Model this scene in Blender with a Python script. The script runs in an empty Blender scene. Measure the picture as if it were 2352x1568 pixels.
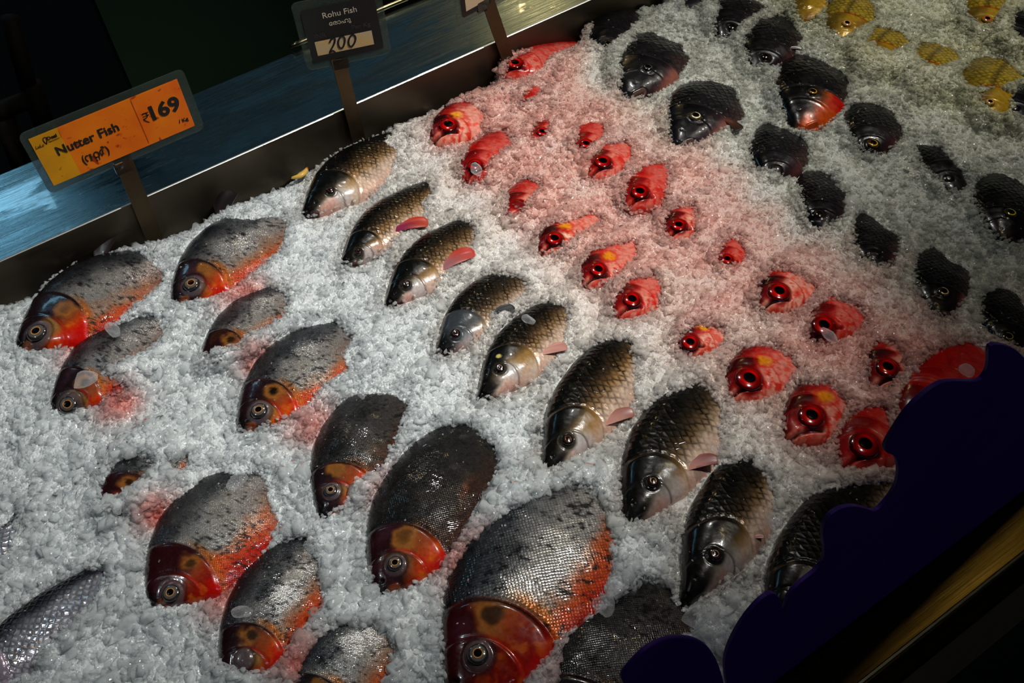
import bpy, math, random
import numpy as np
from mathutils import Vector, Matrix
random.seed(7); rng = np.random.default_rng(11)
SC = bpy.context.scene
COL = SC.collection
# ---------------------------------------------------------------- camera (35 mm lens, about 0.95 m above the ice)
CH = 0.95; F = 2287.0; C0 = np.array([1176., 784.])
def nz(v): return v / np.linalg.norm(v)
_vp = np.array([7200., -2590.]) - C0
_th = math.radians(50)
_u = math.atan2(_vp[1], _vp[0]) + math.acos(-F * math.tan(_th) / np.linalg.norm(_vp))
_n = np.array([math.cos(_u), math.sin(_u)]) * F / math.tan(_th)
_X = nz(np.array([_vp[0], _vp[1], F])); _Z = -nz(np.array([_n[0], _n[1], F])); _Y = np.cross(_Z, _X)
R = np.array([_X, _Y, _Z]); CAM = np.array([0, 0, CH])
def ray(px, py): return nz(R @ np.array([px - C0[0], py - C0[1], F]))
def onz(p, z=0.0): d = ray(*p); return CAM + d * ((z - CH) / d[2])
def ony(p, y): d = ray(*p); return CAM + d * (y / d[1])
def onplane(p, o, n): d = ray(*p); return CAM + d * (np.dot(np.array(o) - CAM, n) / np.dot(d, n))
def proj(P):
    P = np.asarray(P, float); c = (P - CAM) @ R
    return C0 + F * c[..., :2] / c[..., 2:3]
cd = bpy.data.cameras.new('camera'); cam = bpy.data.objects.new('camera', cd); COL.objects.link(cam)
cd.sensor_width = 36; cd.lens = 36 * F / 2352; cd.clip_start = 0.02
cam.matrix_world = Matrix([[R[0, 0], -R[0, 1], -R[0, 2], 0], [R[1, 0], -R[1, 1], -R[1, 2], 0],
                           [R[2, 0], -R[2, 1], -R[2, 2], CH], [0, 0, 0, 1]])
SC.camera = cam
# ---------------------------------------------------------------- helpers
def lin(c):
    c = np.clip(np.asarray(c, float), 0, 1)
    return np.where(c <= .04045, c / 12.92, ((c + .055) / 1.055) ** 2.4)
def L3(r, g, b): v = lin([r, g, b]); return (v[0], v[1], v[2], 1)
def sm(a, b, x): t = np.clip((x - a) / (b - a), 0, 1); return t * t * (3 - 2 * t)
def vn(x, y, seed=0):
    xi = np.floor(x).astype(np.int64); yi = np.floor(y).astype(np.int64); fx = x - xi; fy = y - yi
    fx = fx * fx * (3 - 2 * fx); fy = fy * fy * (3 - 2 * fy)
    def h(a, b):
        n = (a * 374761393 + b * 668265263 + seed * 974711) & 0x7fffffff
        n = ((n ^ (n >> 13)) * 1274126177) & 0x7fffffff
        return ((n ^ (n >> 16)) & 0xffff) / 65535.0
    return (h(xi, yi) * (1 - fx) + h(xi + 1, yi) * fx) * (1 - fy) + (h(xi, yi + 1) * (1 - fx) + h(xi + 1, yi + 1) * fx) * fy
def fbm(x, y, seed=0, o=3):
    s = 0; a = .5; t = 0
    for i in range(o): s = s + a * vn(x * 2 ** i, y * 2 ** i, seed + i * 17); t += a; a *= .5
    return s / t
def mixc(a, b, f): f = np.asarray(f)[..., None]; return a * (1 - f) + np.asarray(b, float) * f
def mesh_np(name, V, Fq, mat, parent=None, cols=None, aux=None, uv=None, smooth=True):
    me = bpy.data.meshes.new(name)
    V = np.asarray(V, np.float32); Fq = np.asarray(Fq, np.int32); k = Fq.shape[1]
    me.vertices.add(len(V)); me.vertices.foreach_set('co', V.ravel())
    me.loops.add(Fq.size); me.loops.foreach_set('vertex_index', Fq.ravel())
    me.polygons.add(len(Fq)); me.polygons.foreach_set('loop_start', np.arange(0, Fq.size, k, dtype=np.int32))
    if smooth: me.polygons.foreach_set('use_smooth', np.ones(len(Fq), bool))
    for nm, arr in (('Col', cols), ('Aux', aux)):
        if arr is not None:
            a = me.attributes.new(nm, 'FLOAT_COLOR', 'POINT')
            b = np.ones((len(V), 4), np.float32); b[:, :arr.shape[1]] = arr; a.data.foreach_set('color', b.ravel())
    if uv is not None:
        u = me.uv_layers.new(name='UVMap'); u.data.foreach_set('uv', np.asarray(uv, np.float32)[Fq.ravel()].ravel())
    me.update(calc_edges=True)
    me.materials.append(mat)
    o = bpy.data.objects.new(name, me); COL.objects.link(o)
    if parent: o.parent = parent
    return o
def mesh_py(name, V, Fs, mat, parent=None, smooth=False, bevel=0, seg=2):
    me = bpy.data.meshes.new(name); me.from_pydata([tuple(map(float, v)) for v in V], [], Fs); me.materials.append(mat)
    o = bpy.data.objects.new(name, me); COL.objects.link(o)
    if smooth:
        for p in me.polygons: p.use_smooth = True
    if parent: o.parent = parent
    if bevel:
        m = o.modifiers.new('bevel', 'BEVEL'); m.width = bevel; m.segments = seg; m.limit_method = 'ANGLE'
    return o
def box(name, lo, hi, mat, parent=None, bevel=0, **k):
    x0, y0, z0 = lo; x1, y1, z1 = hi
    V = [(x0, y0, z0), (x1, y0, z0), (x1, y1, z0), (x0, y1, z0), (x0, y0, z1), (x1, y0, z1), (x1, y1, z1), (x0, y1, z1)]
    Fs = [(0, 3, 2, 1), (4, 5, 6, 7), (0, 1, 5, 4), (1, 2, 6, 5), (2, 3, 7, 6), (3, 0, 4, 7)]
    return mesh_py(name, V, Fs, mat, parent, bevel=bevel, **k)
def empty(name, loc=(0, 0, 0)):
    o = bpy.data.objects.new(name, None); o.location = loc; o.empty_display_size = .02; COL.objects.link(o); return o
def tag(o, label, cat, group=None, kind=None):
    if label: o['label'] = label
    if cat: o['category'] = cat
    if group: o['group'] = group
    if kind: o['kind'] = kind
    return o
class NT:
    def __init__(s, name):
        s.m = bpy.data.materials.new(name); s.m.use_nodes = True; s.t = s.m.node_tree; s.n = s.t.nodes
        s.b = s.n['Principled BSDF']; s.out = s.n['Material Output']
    def add(s, ty, **k):
        nd = s.n.new(ty)
        for a, b in k.items():
            if a == 'i':
                for q, v in b.items():
                    if isinstance(v, bpy.types.NodeSocket): s.t.links.new(v, nd.inputs[q])
                    else: nd.inputs[q].default_value = v
            else: setattr(nd, a, b)
        return nd
    def link(s, a, b): s.t.links.new(a, b)
    def math(s, op, a, b=0.0, c=None, clamp=False):
        i = {0: a, 1: b}
        if c is not None: i[2] = c
        return s.add('ShaderNodeMath', operation=op, use_clamp=clamp, i=i).outputs[0]
    def mix(s, f, a, b, mode='MIX'):
        return s.add('ShaderNodeMix', data_type='RGBA', blend_type=mode, i={0: f, 6: a, 7: b}).outputs[2]
    def set(s, **k):
        for a, v in k.items():
            a = a.replace('_', ' ')
            if isinstance(v, bpy.types.NodeSocket): s.t.links.new(v, s.b.inputs[a])
            else: s.b.inputs[a].default_value = v
def simple(name, c, rough=.5, metal=0, **k):
    n = NT(name); n.set(Base_Color=L3(*c), Roughness=rough, Metallic=metal, **k); return n.m
# ---------------------------------------------------------------- fish skin: scales laid on the fish's own length and girth
def fish_mat(name, cell, net, bump, rough=.32, netcol=(.02, .02, .02), rnd_=.4, ew=.30, coat=.2):
    n = NT(name)
    col = n.add('ShaderNodeAttribute', attribute_name='Col').outputs['Color']
    aux = n.add('ShaderNodeSeparateColor', i={0: n.add('ShaderNodeAttribute', attribute_name='Aux').outputs['Color']})
    uv = n.add('ShaderNodeUVMap', uv_map='UVMap').outputs[0]
    wob = n.add('ShaderNodeTexNoise', i={'Vector': uv, 'Scale': 1 / (cell * 5), 'Detail': 1.0}).outputs['Color']
    off = n.add('ShaderNodeVectorMath', operation='MULTIPLY_ADD', i={0: wob, 1: (cell * .9,) * 3, 2: uv}).outputs[0]
    mp = n.add('ShaderNodeMapping', i={'Vector': off, 'Rotation': (0, 0, math.radians(45)), 'Scale': (1 / cell, 1 / cell, 1)}).outputs[0]
    v1 = n.add('ShaderNodeTexVoronoi', voronoi_dimensions='2D', feature='DISTANCE_TO_EDGE', i={'Vector': mp, 'Scale': 1.0, 'Randomness': rnd_}).outputs['Distance']
    vf = n.add('ShaderNodeTexVoronoi', voronoi_dimensions='2D', feature='F1', i={'Vector': mp, 'Scale': 1.0, 'Randomness': rnd_})
    edge = n.math('SUBTRACT', 1.0, n.add('ShaderNodeMapRange', i={0: v1, 1: .02, 2: ew, 3: 0.0, 4: 1.0}).outputs[0], clamp=True)
    # tilt of every scale: free rear edge stands up
    d = n.add('ShaderNodeVectorMath', operation='SUBTRACT', i={0: mp, 1: vf.outputs['Position']}).outputs[0]
    sx = n.add('ShaderNodeSeparateXYZ', i={0: d})
    tilt = n.math('ADD', sx.outputs[0], sx.outputs[1])     # grows towards the tail after the 45 degree turn
    rnd = n.add('ShaderNodeSeparateColor', i={0: vf.outputs['Color']}).outputs[0]
    ns = n.add('ShaderNodeTexNoise', i={'Vector': uv, 'Scale': 260.0, 'Detail': 3.0}).outputs[0]
    patch = n.add('ShaderNodeTexNoise', i={'Vector': uv, 'Scale': 1 / (cell * 2.2), 'Detail': 2.0}).outputs[0]
    pm = n.add('ShaderNodeMapRange', i={0: patch, 1: .32, 2: .58, 3: .35, 4: 1.0}).outputs[0]
    root_ = n.add('ShaderNodeMapRange', i={0: tilt, 1: .0, 2: -.5, 3: 0.0, 4: .55}).outputs[0]      # darker where each scale slips under the next
    f = n.math('MULTIPLY', n.math('MULTIPLY', n.math('MULTIPLY', n.math('MAXIMUM', edge, root_), aux.outputs[0]), net), pm)
    c1 = n.mix(f, col, L3(*netcol))
    f2 = n.math('MULTIPLY', aux.outputs[0], n.math('MULTIPLY_ADD', rnd, .4, .0))
    c2 = n.mix(n.math('MULTIPLY', f2, .6), c1, n.mix(1.0, c1, (1.7, 1.7, 1.7, 1), 'MULTIPLY'))
    c3 = n.mix(.5, c2, n.mix(n.math('MULTIPLY_ADD', ns, 2.2, -.6, clamp=True), n.mix(1.0, c2, (.35, .35, .35, 1), 'MULTIPLY'), c2))
    h = n.math('ADD', n.math('MULTIPLY', n.math('ADD', n.math('MULTIPLY', tilt, .8), n.math('MULTIPLY', n.math('SUBTRACT', 1.0, edge), .5)), aux.outputs[0]), n.math('MULTIPLY', ns, .2))
    bp = n.add('ShaderNodeBump', i={'Strength': bump, 'Distance': cell * .35, 'Height': h})
    n.set(Base_Color=c3, Roughness=n.math('MULTIPLY_ADD', rnd, .10, rough - .12), Metallic=aux.outputs[1], Normal=bp.outputs[0],
          Coat_Weight=coat, Coat_Roughness=.07, Specular_IOR_Level=.3)
    bp2 = n.add('ShaderNodeBump', i={'Strength': bump * .55, 'Distance': cell * .3, 'Height': h})
    n.link(bp2.outputs[0], n.b.inputs['Coat Normal'])
    return n.m
MAT = {}
MAT['pacu'] = fish_mat('fine_silver_scales', .0023, .6, .6, netcol=(.05, .05, .06), rnd_=.2, coat=.5)
MAT['rohu'] = fish_mat('large_netted_scales', .0066, .97, .32, netcol=(.03, .03, .022), ew=.36)
MAT['red'] = fish_mat('red_fish_skin', .0075, .25, .35, rough=.3, netcol=(.45, .05, .04))
MAT['dark'] = fish_mat('dark_fish_scales', .0060, .6, .4, rough=.32, netcol=(.01, .01, .01))
MAT['yellow'] = fish_mat('yellow_fish_scales', .0058, .8, .6, netcol=(.22, .16, .02))
MAT['milk'] = fish_mat('bright_silver_scales', .0066, .6, .8, rough=.25, netcol=(.05, .06, .08))
def eye_mat():
    n = NT('wet_eye'); col = n.add('ShaderNodeAttribute', attribute_name='Col').outputs['Color']
    n.set(Base_Color=col, Roughness=.12, Coat_Weight=1.0, Coat_Roughness=.03); return n.m
MAT['eye'] = eye_mat()
def fin_mat():
    n = NT('fin_membrane'); col = n.add('ShaderNodeAttribute', attribute_name='Col').outputs['Color']
    n.set(Base_Color=col, Roughness=.4, Coat_Weight=.15, Coat_Roughness=.2, Specular_IOR_Level=.3, Transmission_Weight=.05); return n.m
MAT['fin'] = fin_mat()
SP = {
 'pacu': dict(top=[(0,.012),(.02,.034),(.06,.075),(.12,.13),(.2,.19),(.3,.238),(.42,.262),(.55,.25),(.7,.185),(.85,.10),(.95,.05),(1,.045)],
   bot=[(0,.012),(.02,.034),(.06,.07),(.12,.12),(.2,.178),(.3,.222),(.42,.242),(.55,.228),(.7,.17),(.85,.09),(.95,.05),(1,.045)],
   w=[(0,.006),(.02,.024),(.06,.044),(.12,.060),(.2,.074),(.32,.086),(.45,.086),(.6,.07),(.8,.035),(1,.012)], hl=.31, eye=(.115,.0), er=.027),
 'rohu': dict(top=[(0,.011),(.03,.024),(.08,.048),(.15,.082),(.22,.112),(.32,.135),(.45,.138),(.6,.115),(.8,.07),(1,.045)],
   bot=[(0,.011),(.03,.024),(.08,.045),(.15,.072),(.22,.098),(.35,.125),(.5,.12),(.65,.10),(.8,.065),(1,.045)],
   w=[(0,.012),(.03,.035),(.08,.055),(.15,.070),(.25,.082),(.4,.085),(.6,.068),(.8,.04),(1,.015)], hl=.27, eye=(.12,.02), er=.021),
 'red': dict(top=[(0,.02),(.02,.052),(.05,.085),(.1,.125),(.2,.175),(.3,.20),(.45,.205),(.6,.17),(.8,.085),(1,.04)],
   bot=[(0,.02),(.02,.05),(.05,.075),(.1,.11),(.2,.155),(.3,.18),(.45,.19),(.6,.16),(.8,.08),(1,.04)],
   w=[(0,.02),(.02,.042),(.06,.064),(.12,.08),(.25,.096),(.4,.094),(.6,.07),(.8,.038),(1,.014)], hl=.36, eye=(.13,.06), er=.06),
 'dark': dict(top=[(0,.012),(.03,.048),(.08,.095),(.15,.15),(.22,.19),(.32,.225),(.45,.23),(.6,.2),(.8,.11),(1,.055)],
   bot=[(0,.012),(.03,.042),(.08,.08),(.15,.12),(.22,.155),(.32,.19),(.45,.2),(.6,.17),(.8,.1),(1,.055)],
   w=[(0,.012),(.03,.036),(.08,.058),(.15,.076),(.25,.092),(.4,.094),(.6,.07),(.8,.038),(1,.014)], hl=.34, eye=(.14,.05), er=.022),
}
SP['yellow'] = dict(SP['dark'], er=.026, eye=(.14, .04))
SP['milk'] = dict(SP['rohu'], hl=.25)
def prof(pts, s):
    xs, ys = zip(*pts); g = np.linspace(-.1, 1.1, 1201); v = np.interp(g, xs, ys)
    k = np.exp(-.5 * (np.arange(-40, 41) / 14.) ** 2); k /= k.sum()
    vs = np.convolve(np.pad(v, 40, 'edge'), k, 'valid'); b = sm(0, .05, g)[...]
    v = v * (1 - b) + vs * b
    return np.interp(s, g, v)
def segd(x, y, pts):
    d = np.full(x.shape, 9.)
    for (ax, ay), (bx, by) in zip(pts[:-1], pts[1:]):
        dx, dy = bx - ax, by - ay; t = np.clip(((x - ax) * dx + (y - ay) * dy) / (dx * dx + dy * dy), 0, 1)
        d = np.minimum(d, np.hypot(x - ax - t * dx, y - ay - t * dy))
    return d
def fish_geo(sp, L, seed, e, h, er, nu, nt, o):
    P = SP[sp]; s = np.linspace(0, 1, nu) ** 1.35
    T = prof(P['top'], s) * o.get('deep', 1); B = prof(P['bot'], s) * o.get('deep', 1); W = prof(P['w'], s) * o.get('fat', 1)
    rr = np.sqrt(np.clip(s / .012, 0, 1)); T = T * rr; B = B * rr; W = W * rr
    nb = nt // 3
    ph = np.concatenate([np.linspace(-math.pi / 2, math.pi / 2, nt, endpoint=False), np.linspace(math.pi / 2, 1.5 * math.pi, nb, endpoint=False)])
    S, PH = np.meshgrid(s, ph, indexing='ij'); sp_, cp = np.sin(PH), np.cos(PH)
    Y = np.where(sp_ > 0, T[:, None], B[:, None]) * np.sign(sp_) * np.abs(sp_) ** .92
    Zz = W[:, None] * np.sign(cp) * np.abs(cp) ** .8
    tt = Y / np.where(Y > 0, T[:, None], B[:, None]).clip(1e-4)
    x, y = S.copy(), Y
    bend = o.get('bend', 0)
    # features of the head, in body lengths
    gx = .32 * h; ga = h - gx; gb = np.interp(.8 * h, s, T) * .97 + .02
    xx = np.maximum(x - gx, 0) / ga; yy = (y + .012) / gb
    q = np.sqrt(xx ** 2 + yy ** 2 * (xx > 0) + 1e-9); dg = (q - 1) * ga
    dg = np.where(x < gx, -(gx - x) - .01 * 0 - ga * np.clip(1 - np.abs(yy), 0, 1), dg)
    head = sm(.006, -.004, dg)
    pa = .62 * h - gx * .6; q2 = np.sqrt((np.maximum(x - gx * .6, 0) / pa) ** 2 + ((y - e[1] + .03) / (gb * .62)) ** 2); dp = (q2 - 1) * pa
    de = np.hypot(x - e[0], y - e[1])
    Mo = {'pacu': [(-.01, -.012), (.022, -.022), (.045, -.045)], 'rohu': [(-.01, -.018), (.03, -.032), (.058, -.045)],
          'red': [(-.01, -.012), (.05, -.018), (.10, -.040), (.15, -.075)], 'dark': [(-.01, -.018), (.03, -.026), (.062, -.048)]}
    mo = Mo.get(sp, Mo['dark'] if sp == 'yellow' else Mo['rohu']); dm = segd(x, y, mo); op = o.get('mouth', 1.0)
    side = np.sign(Zz)
    dz = .006 * sm(0, -.02, dg) * (1 if sp != 'rohu' else 1.3) * (x > gx * .3)          # gill plate lies proud of the flank
    dz = dz - .004 * np.exp(-(dg / .005) ** 2)
    dz = dz + .0022 * np.exp(-((dp + .004) / .007) ** 2) - .0022 * np.exp(-((dp - .004) / .004) ** 2) * (dg < -.01)
    dz = dz + .006 * np.exp(-(de / (er * 1.25)) ** 4) - .003 * np.exp(-((de - er * 1.35) / (er * .2)) ** 2)
    mw = .006 if sp != 'red' else .0095
    dz = dz - (.012 if sp != 'red' else .022) * op * np.exp(-(dm / mw) ** 2) + .0045 * np.exp(-((dm - mw * 2.2) / (mw * .9)) ** 2)
    dn = np.hypot(x - e[0] * .45, y - e[1] - .012); dz = dz - .004 * np.exp(-(dn / .005) ** 2) * (sp != 'red')
    n1 = fbm(x * 30, y * 30, seed); dz = dz + (n1 - .5) * .0016 * head + (fbm(x * 9, y * 9, seed + 5) - .5) * .006
    if sp == 'red':
        for k in range(3):
            dz = dz + .0016 * np.exp(-((dp - .012 - .016 * k) / .004) ** 2) * (dg < 0)
    env = np.abs(cp) ** .5 * np.clip(s[:, None] / .03, 0, 1)
    Z2 = Zz + side * dz * env
    lower = sm(.004, -.004, y - (-.03)) * sm(.12, .02, x)
    X2 = x + bend * 0
    Yb = y + bend * x ** 2
    return dict(S=S, t=tt, x=x, y=y, X=X2 * L, Y=Yb * L, Z=Z2 * L, dg=dg, dp=dp, de=de, dm=dm, dn=dn, head=head, cp=cp, ph=ph, e=e, er=er, h=h, mw=mw)
def fish_cols(sp, g, seed, o):
    x, y, t, S, dg, dp, de, dm, head, e, er, h = (g[k] for k in ('x', 'y', 't', 'S', 'dg', 'dp', 'de', 'dm', 'head', 'e', 'er', 'h'))
    k0 = min(e[1], {'rohu': .010, 'pacu': .015, 'red': .055}.get(sp, .06))
    N = lambda f, k=0, oc=3: fbm(x * f, y * f, seed + k, oc)
    base = np.zeros(x.shape + (3,)); dark = o.get('darken', 0); red = o.get('red', 0)
    metal = np.zeros(x.shape); scl = 1 - head
    nA, nB, nC = N(14), N(40, 9), N(110, 21)
    if sp == 'pacu':
        base[:] = (.70, .70, .69)
        base = mixc(base, (.20, .22, .24), sm(.0, .75, t + (nA - .5) * .5))
        base = mixc(base, (.07, .075, .08), sm(.65, .98, t))
        base = mixc(base, (.72, .50, .36), sm(-.1, -.55, t + (nA - .5) * .4) * .8)
        hot = sm(.80, .34, S)
        base = mixc(base, (.86, .30, .08), sm(-.42, -.72, t + (nA - .5) * .35 - .25 * red) * hot)
        base = mixc(base, (.75, .08, .03), sm(-.6, -.98, t + (nB - .5) * .35 - .15 * red) * hot)
        base = mixc(base, (.60, .45, .40), sm(.42, .8, S) * sm(.5, -.2, t) * .7); base = mixc(base, (.86, .84, .80), np.exp(-((t - .05 + (nA - .5) * .4) / .22) ** 2) * sm(.25, .4, S) * .45)
        base = mixc(base, (.9, .45, .12), np.exp(-((dg - .012) / .016) ** 2) * sm(.3, -.2, t) * .8)
        base = mixc(base, (.07, .07, .08), sm(.62, .75, nC + (nA - .5) * .5) * .75)
        base = mixc(base, (.10, .095, .09), dark * sm(.25, .6, nA + .25) * .85)
        hd = np.zeros_like(base); hd[:] = (.10, .075, .085)
        hd = mixc(hd, (.20, .025, .04), red)
        hd = mixc(hd, (.35, .2, .28), sm(.5, .8, nA) * .35)
        cheek = sm(0, -.01, dp) * sm(e[0] * .6, e[0] * 1.3, x)
        low = sm(k0 + (.01 if red > .5 else -.035), k0 - (.09 if red > .5 else .10), y + (nA - .5) * .05)
        hd = mixc(hd, (.62, .45, .24) if red < .5 else (.45, .18, .08), cheek * sm(k0 + .07, k0 + .02, y) * sm(.15, .5, nA + .1)); hd = mixc(hd, (.66, .30, .12), sm(-.01, .02, dp) * sm(k0 + .02, k0 - .03, y) * .8)
        gp = np.hypot((x - .80 * h) / .05, (y - k0 - .02) / .055)
        hd = mixc(hd, (.66, .42, .17), sm(1.1, .5, gp + (nA - .5) * 1.1 + (nB - .5) * .6) * .8); hd = mixc(hd, (.08, .05, .03), sm(.55, .3, gp + (nB - .5) * .4) * o.get('spot', .8))
        hd = mixc(hd, (.84, .24, .06) if red < .6 else (.55, .07, .03), low * .95); hd = mixc(hd, (.85, .45, .10), low * sm(.45, .7, nB + (nC - .5) * .4) * .7); hd = mixc(hd, (.45, .05, .03), low * sm(.55, .75, N(22, 51)) * .7)
        hd = mixc(hd, (.8, .06, .03), sm(k0 - .07, k0 - .14, y + (nB - .5) * .05))
        hd = mixc(hd, (.75, .15, .05), np.exp(-((dp - .004) / .006) ** 2) * sm(k0 + .06, k0 - .02, y) * .8)
        hd = mixc(hd, (.09, .02, .03), np.exp(-((dg + .008) / .007) ** 2) * .85 * sm(-.12, -.02, y))
        hd = mixc(hd, (.06, .05, .055), sm(.07, .02, x) * sm(-.035, -.01, y))
        hd = mixc(hd, (.34, .30, .32), sm(er * 1.6, er * 1.2, de) * .9); hd = mixc(hd, (.10, .06, .08), np.exp(-((de - er * 1.6) / .005) ** 2) * .6)
        hd = mixc(hd, (.04, .03, .03), np.exp(-(g['dn'] / .007) ** 2))
        base = mixc(base, (0, 0, 0), 0) * (1 - head[..., None]) + hd * head[..., None]
        metal = (1 - head) * .55 * sm(-.8, 0, t) 
    elif sp == 'rohu':
        base[:] = (.64, .50, .34)
        base = mixc(base, (.80, .60, .36), sm(.35, .7, nA) * .5)
        base = mixc(base, (.26, .19, .11), sm(-.15, .25, t + (nA - .5) * .2)); base = mixc(base, (.028, .03, .03), sm(.15, .6, t + (nA - .5) * .2))  # naturally dark back, deepened with painted shade
        base = mixc(base, (.94, .82, .72), sm(-.05, -.5, t + (nA - .5) * .2)); base = mixc(base, (.95, .74, .66), sm(-.5, -.9, t) * .6)
        scl = scl * (.2 + .8 * sm(-.75, -.1, t + (nA - .5) * .3))
        hd = np.zeros_like(base); hd[:] = (.86, .78, .70)
        hd = mixc(hd, (.58, .42, .18), sm(-.01, .015, dp) * sm(-.10, -.03, y) * .9)
        hd = mixc(hd, (.24, .19, .10), sm(k0 - .035, k0 + .02, y + (nA - .5) * .04)); hd = mixc(hd, (.03, .032, .026), sm(k0 + .0, k0 + .04, y + (nA - .5) * .03))  # dark crown, painted shade included
        hd = mixc(hd, (.045, .04, .033), sm(.15, .05, x) * sm(-.042, -.022, y))
        hd = mixc(hd, (.90, .66, .60), sm(-.03, -.06, y) * sm(.3, .05, x))
        hd = mixc(hd, (.80, .8, .80), sm(.06, .02, np.hypot(x - e[0] - .03, y - e[1] + .045)) * .7)
        hd = mixc(hd, (.17, .16, .13), sm(er * 1.9, er * 1.2, de) * .9)
        hd = mixc(hd, (.5, .38, .25), np.exp(-(dg / .006) ** 2) * .6); hd = mixc(hd, (.10, .08, .05), np.exp(-((dp - .003) / .004) ** 2) * .55)
        hd = mixc(hd, (.92, .85, .5), sm(.014, .008, np.hypot(x - o.get('fx', .9), y - .06)) * .9)
        if o.get('blue'): hd = mixc(hd, (.42, .47, .52), .75 * sm(-.08, -.02, y)); hd = mixc(hd, (.03, .035, .045), sm(.13, .04, x) * sm(-.06, -.02, y))
        base = mixc(base, (.06, .065, .06), dark * sm(-.6, .2, t)); hd = mixc(hd, (.05, .05, .045), dark * sm(-.09, .0, y))
        hd = mixc(hd, (.20, .05, .05), np.exp(-(dm / (g['mw'] * .9)) ** 2))
        base = base * (1 - head[..., None]) + hd * head[..., None]
        metal = .22 * (1 - head)
    elif sp == 'red':
        base[:] = (.92, .60, .52)
        base = mixc(base, (.60, .06, .05), sm(.2, .7, t + (nA - .5) * .4)); base = mixc(base, (.22, .015, .02), sm(.6, .95, t)); base = mixc(base, (.96, .62, .55), sm(-.2, -.7, t) * .6)  # dark red back, partly shade put into the colour
        base = mixc(base, (.9, .15, .08), sm(.5, .7, nB) * .5)
        hd = np.zeros_like(base); hd[:] = (.95, .66, .56)
        hd = mixc(hd, (.88, .30, .22), sm(.5, .72, nA) * .7); hd = mixc(hd, (.80, .10, .06), sm(.62, .72, fbm(x * 16 + y * 6, y * 70 - x * 40, seed + 91, 2)) * .8); hd = mixc(hd, (.98, .86, .70), sm(.55, .75, N(18, 33)) * sm(e[0], e[0] + .08, x) * .7)
        hd = mixc(hd, (.50, .03, .03), sm(k0 - .01, k0 + .06, y + (nA - .5) * .06)); hd = mixc(hd, (.16, .01, .015), sm(k0 + .03, k0 + .10, y + (nA - .5) * .04)); hd = mixc(hd, (.30, .02, .02), sm(.08, .0, x) * sm(-.02, .03, y))  # maroon crown and forehead, partly painted shade
        hd = mixc(hd, (.88, .20, .13), sm(-.03, -.06, y) * sm(.48, .62, nB) * .9)
        hd = mixc(hd, (.95, .55, .45), sm(mwid(g) * 1, mwid(g) * 2.2, dm) * sm(mwid(g) * 4.5, mwid(g) * 2.6, dm) * .6)
        hd = mixc(hd, (.80, .07, .04), np.exp(-((dp) / .007) ** 2) * .6 + np.exp(-((dg + .006) / .007) ** 2) * .6)
        hd = mixc(hd, (.45, .01, .01), sm(er * 1.35, er * 1.02, de)); hd = mixc(hd, (.10, .01, .01), np.exp(-(dm / (g['mw'] * .8)) ** 2) * .95)
        base = base * (1 - head[..., None]) + hd * head[..., None]
        if o.get('yel', 0):
            q = np.hypot((x - h * .98) / .05, (y - k0 - .04) / .045); base = mixc(base, (.95, .65, .08), sm(1.2, .5, q + (nA - .5) * 1.4 + (nB - .5) * .8) * .9); base = mixc(base, (.85, .1, .05), np.exp(-((q - 1.2) / .2) ** 2) * .6)
        base = mixc(base, (.72, .05, .04), red * .75 * (de > er) )
        scl = scl * .7
    elif sp == 'dark':
        base[:] = (.11, .105, .115)
        base = mixc(base, (.30, .22, .20), sm(-.1, -.75, t + (nA - .5) * .4)); base = mixc(base, (.03, .032, .04), sm(.2, .8, t))
        base = mixc(base, (.38, .28, .20), sm(.45, .9, S) * .5)
        hd = np.zeros_like(base); hd[:] = (.085, .075, .085)
        hd = mixc(hd, (.03, .03, .04), sm(.0, .1, y)); hd = mixc(hd, (.26, .15, .17), sm(-.02, -.11, y + (nA - .5) * .06) * .8)
        hd = mixc(hd, (.75, .55, .45), sm(g['mw'] * 2.6, g['mw'] * 1.4, dm) * .5 * o.get('lip', .35)); hd = mixc(hd, (.75, .45, .36), sm(-.07, -.12, y) * .7 * o.get('lip', .35))
        hd = mixc(hd, (.12, .03, .03), np.exp(-(dm / (g['mw'] * .7)) ** 2) * .9)
        if 1 and o.get('orange'):
            hd = mixc(hd, (.42, .24, .06), sm(k0 + .02, k0 - .06, y) * sm(.04, .1, x) * .6)
            hd = mixc(hd, (.85, .32, .07), np.maximum(sm(.01, -.05, y + (nA - .5) * .06), sm(.13, .05, x) * sm(.045, .0, y) * .9)); hd = mixc(hd, (.8, .07, .02), sm(.62, .8, x / h + (nA - .5) * .3) * sm(-.03, -.06, y))
        hd = mixc(hd, (.35, .28, .3), np.exp(-((dg + .002) / .004) ** 2) * .5)
        base = base * (1 - head[..., None]) + hd * head[..., None]; metal = metal + .1
    elif sp == 'yellow':
        base[:] = (.78, .66, .16)
        base = mixc(base, (.50, .42, .10), sm(.2, .9, t)); base = mixc(base, (.86, .80, .40), sm(-.2, -.8, t) * .7)
        base = mixc(base, (.20, .16, .03), np.exp(-(((t - .25 + .8 * (S - .3) ** 2)) / .06) ** 2) * .6)
        hd = np.zeros_like(base); hd[:] = (.74, .58, .10)
        hd = mixc(hd, (.40, .32, .08), sm(.0, .1, y + (nA - .5) * .05)); hd = mixc(hd, (.55, .36, .08), sm(.5, .75, nA) * .6)
        hd = mixc(hd, (.92, .80, .55), sm(-.09, -.14, y) * .7); hd = mixc(hd, (.35, .08, .04), np.exp(-(dm / (g['mw'] * .7)) ** 2) * .8)
        base = base * (1 - head[..., None]) + hd * head[..., None]
        base = mixc(base, (.70, .05, .03), np.exp(-((dg + .0) / .007) ** 2) * sm(.12, .04, np.abs(y)) * .9); metal = metal + .1
    else:
        base[:] = (.72, .74, .78)
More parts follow.
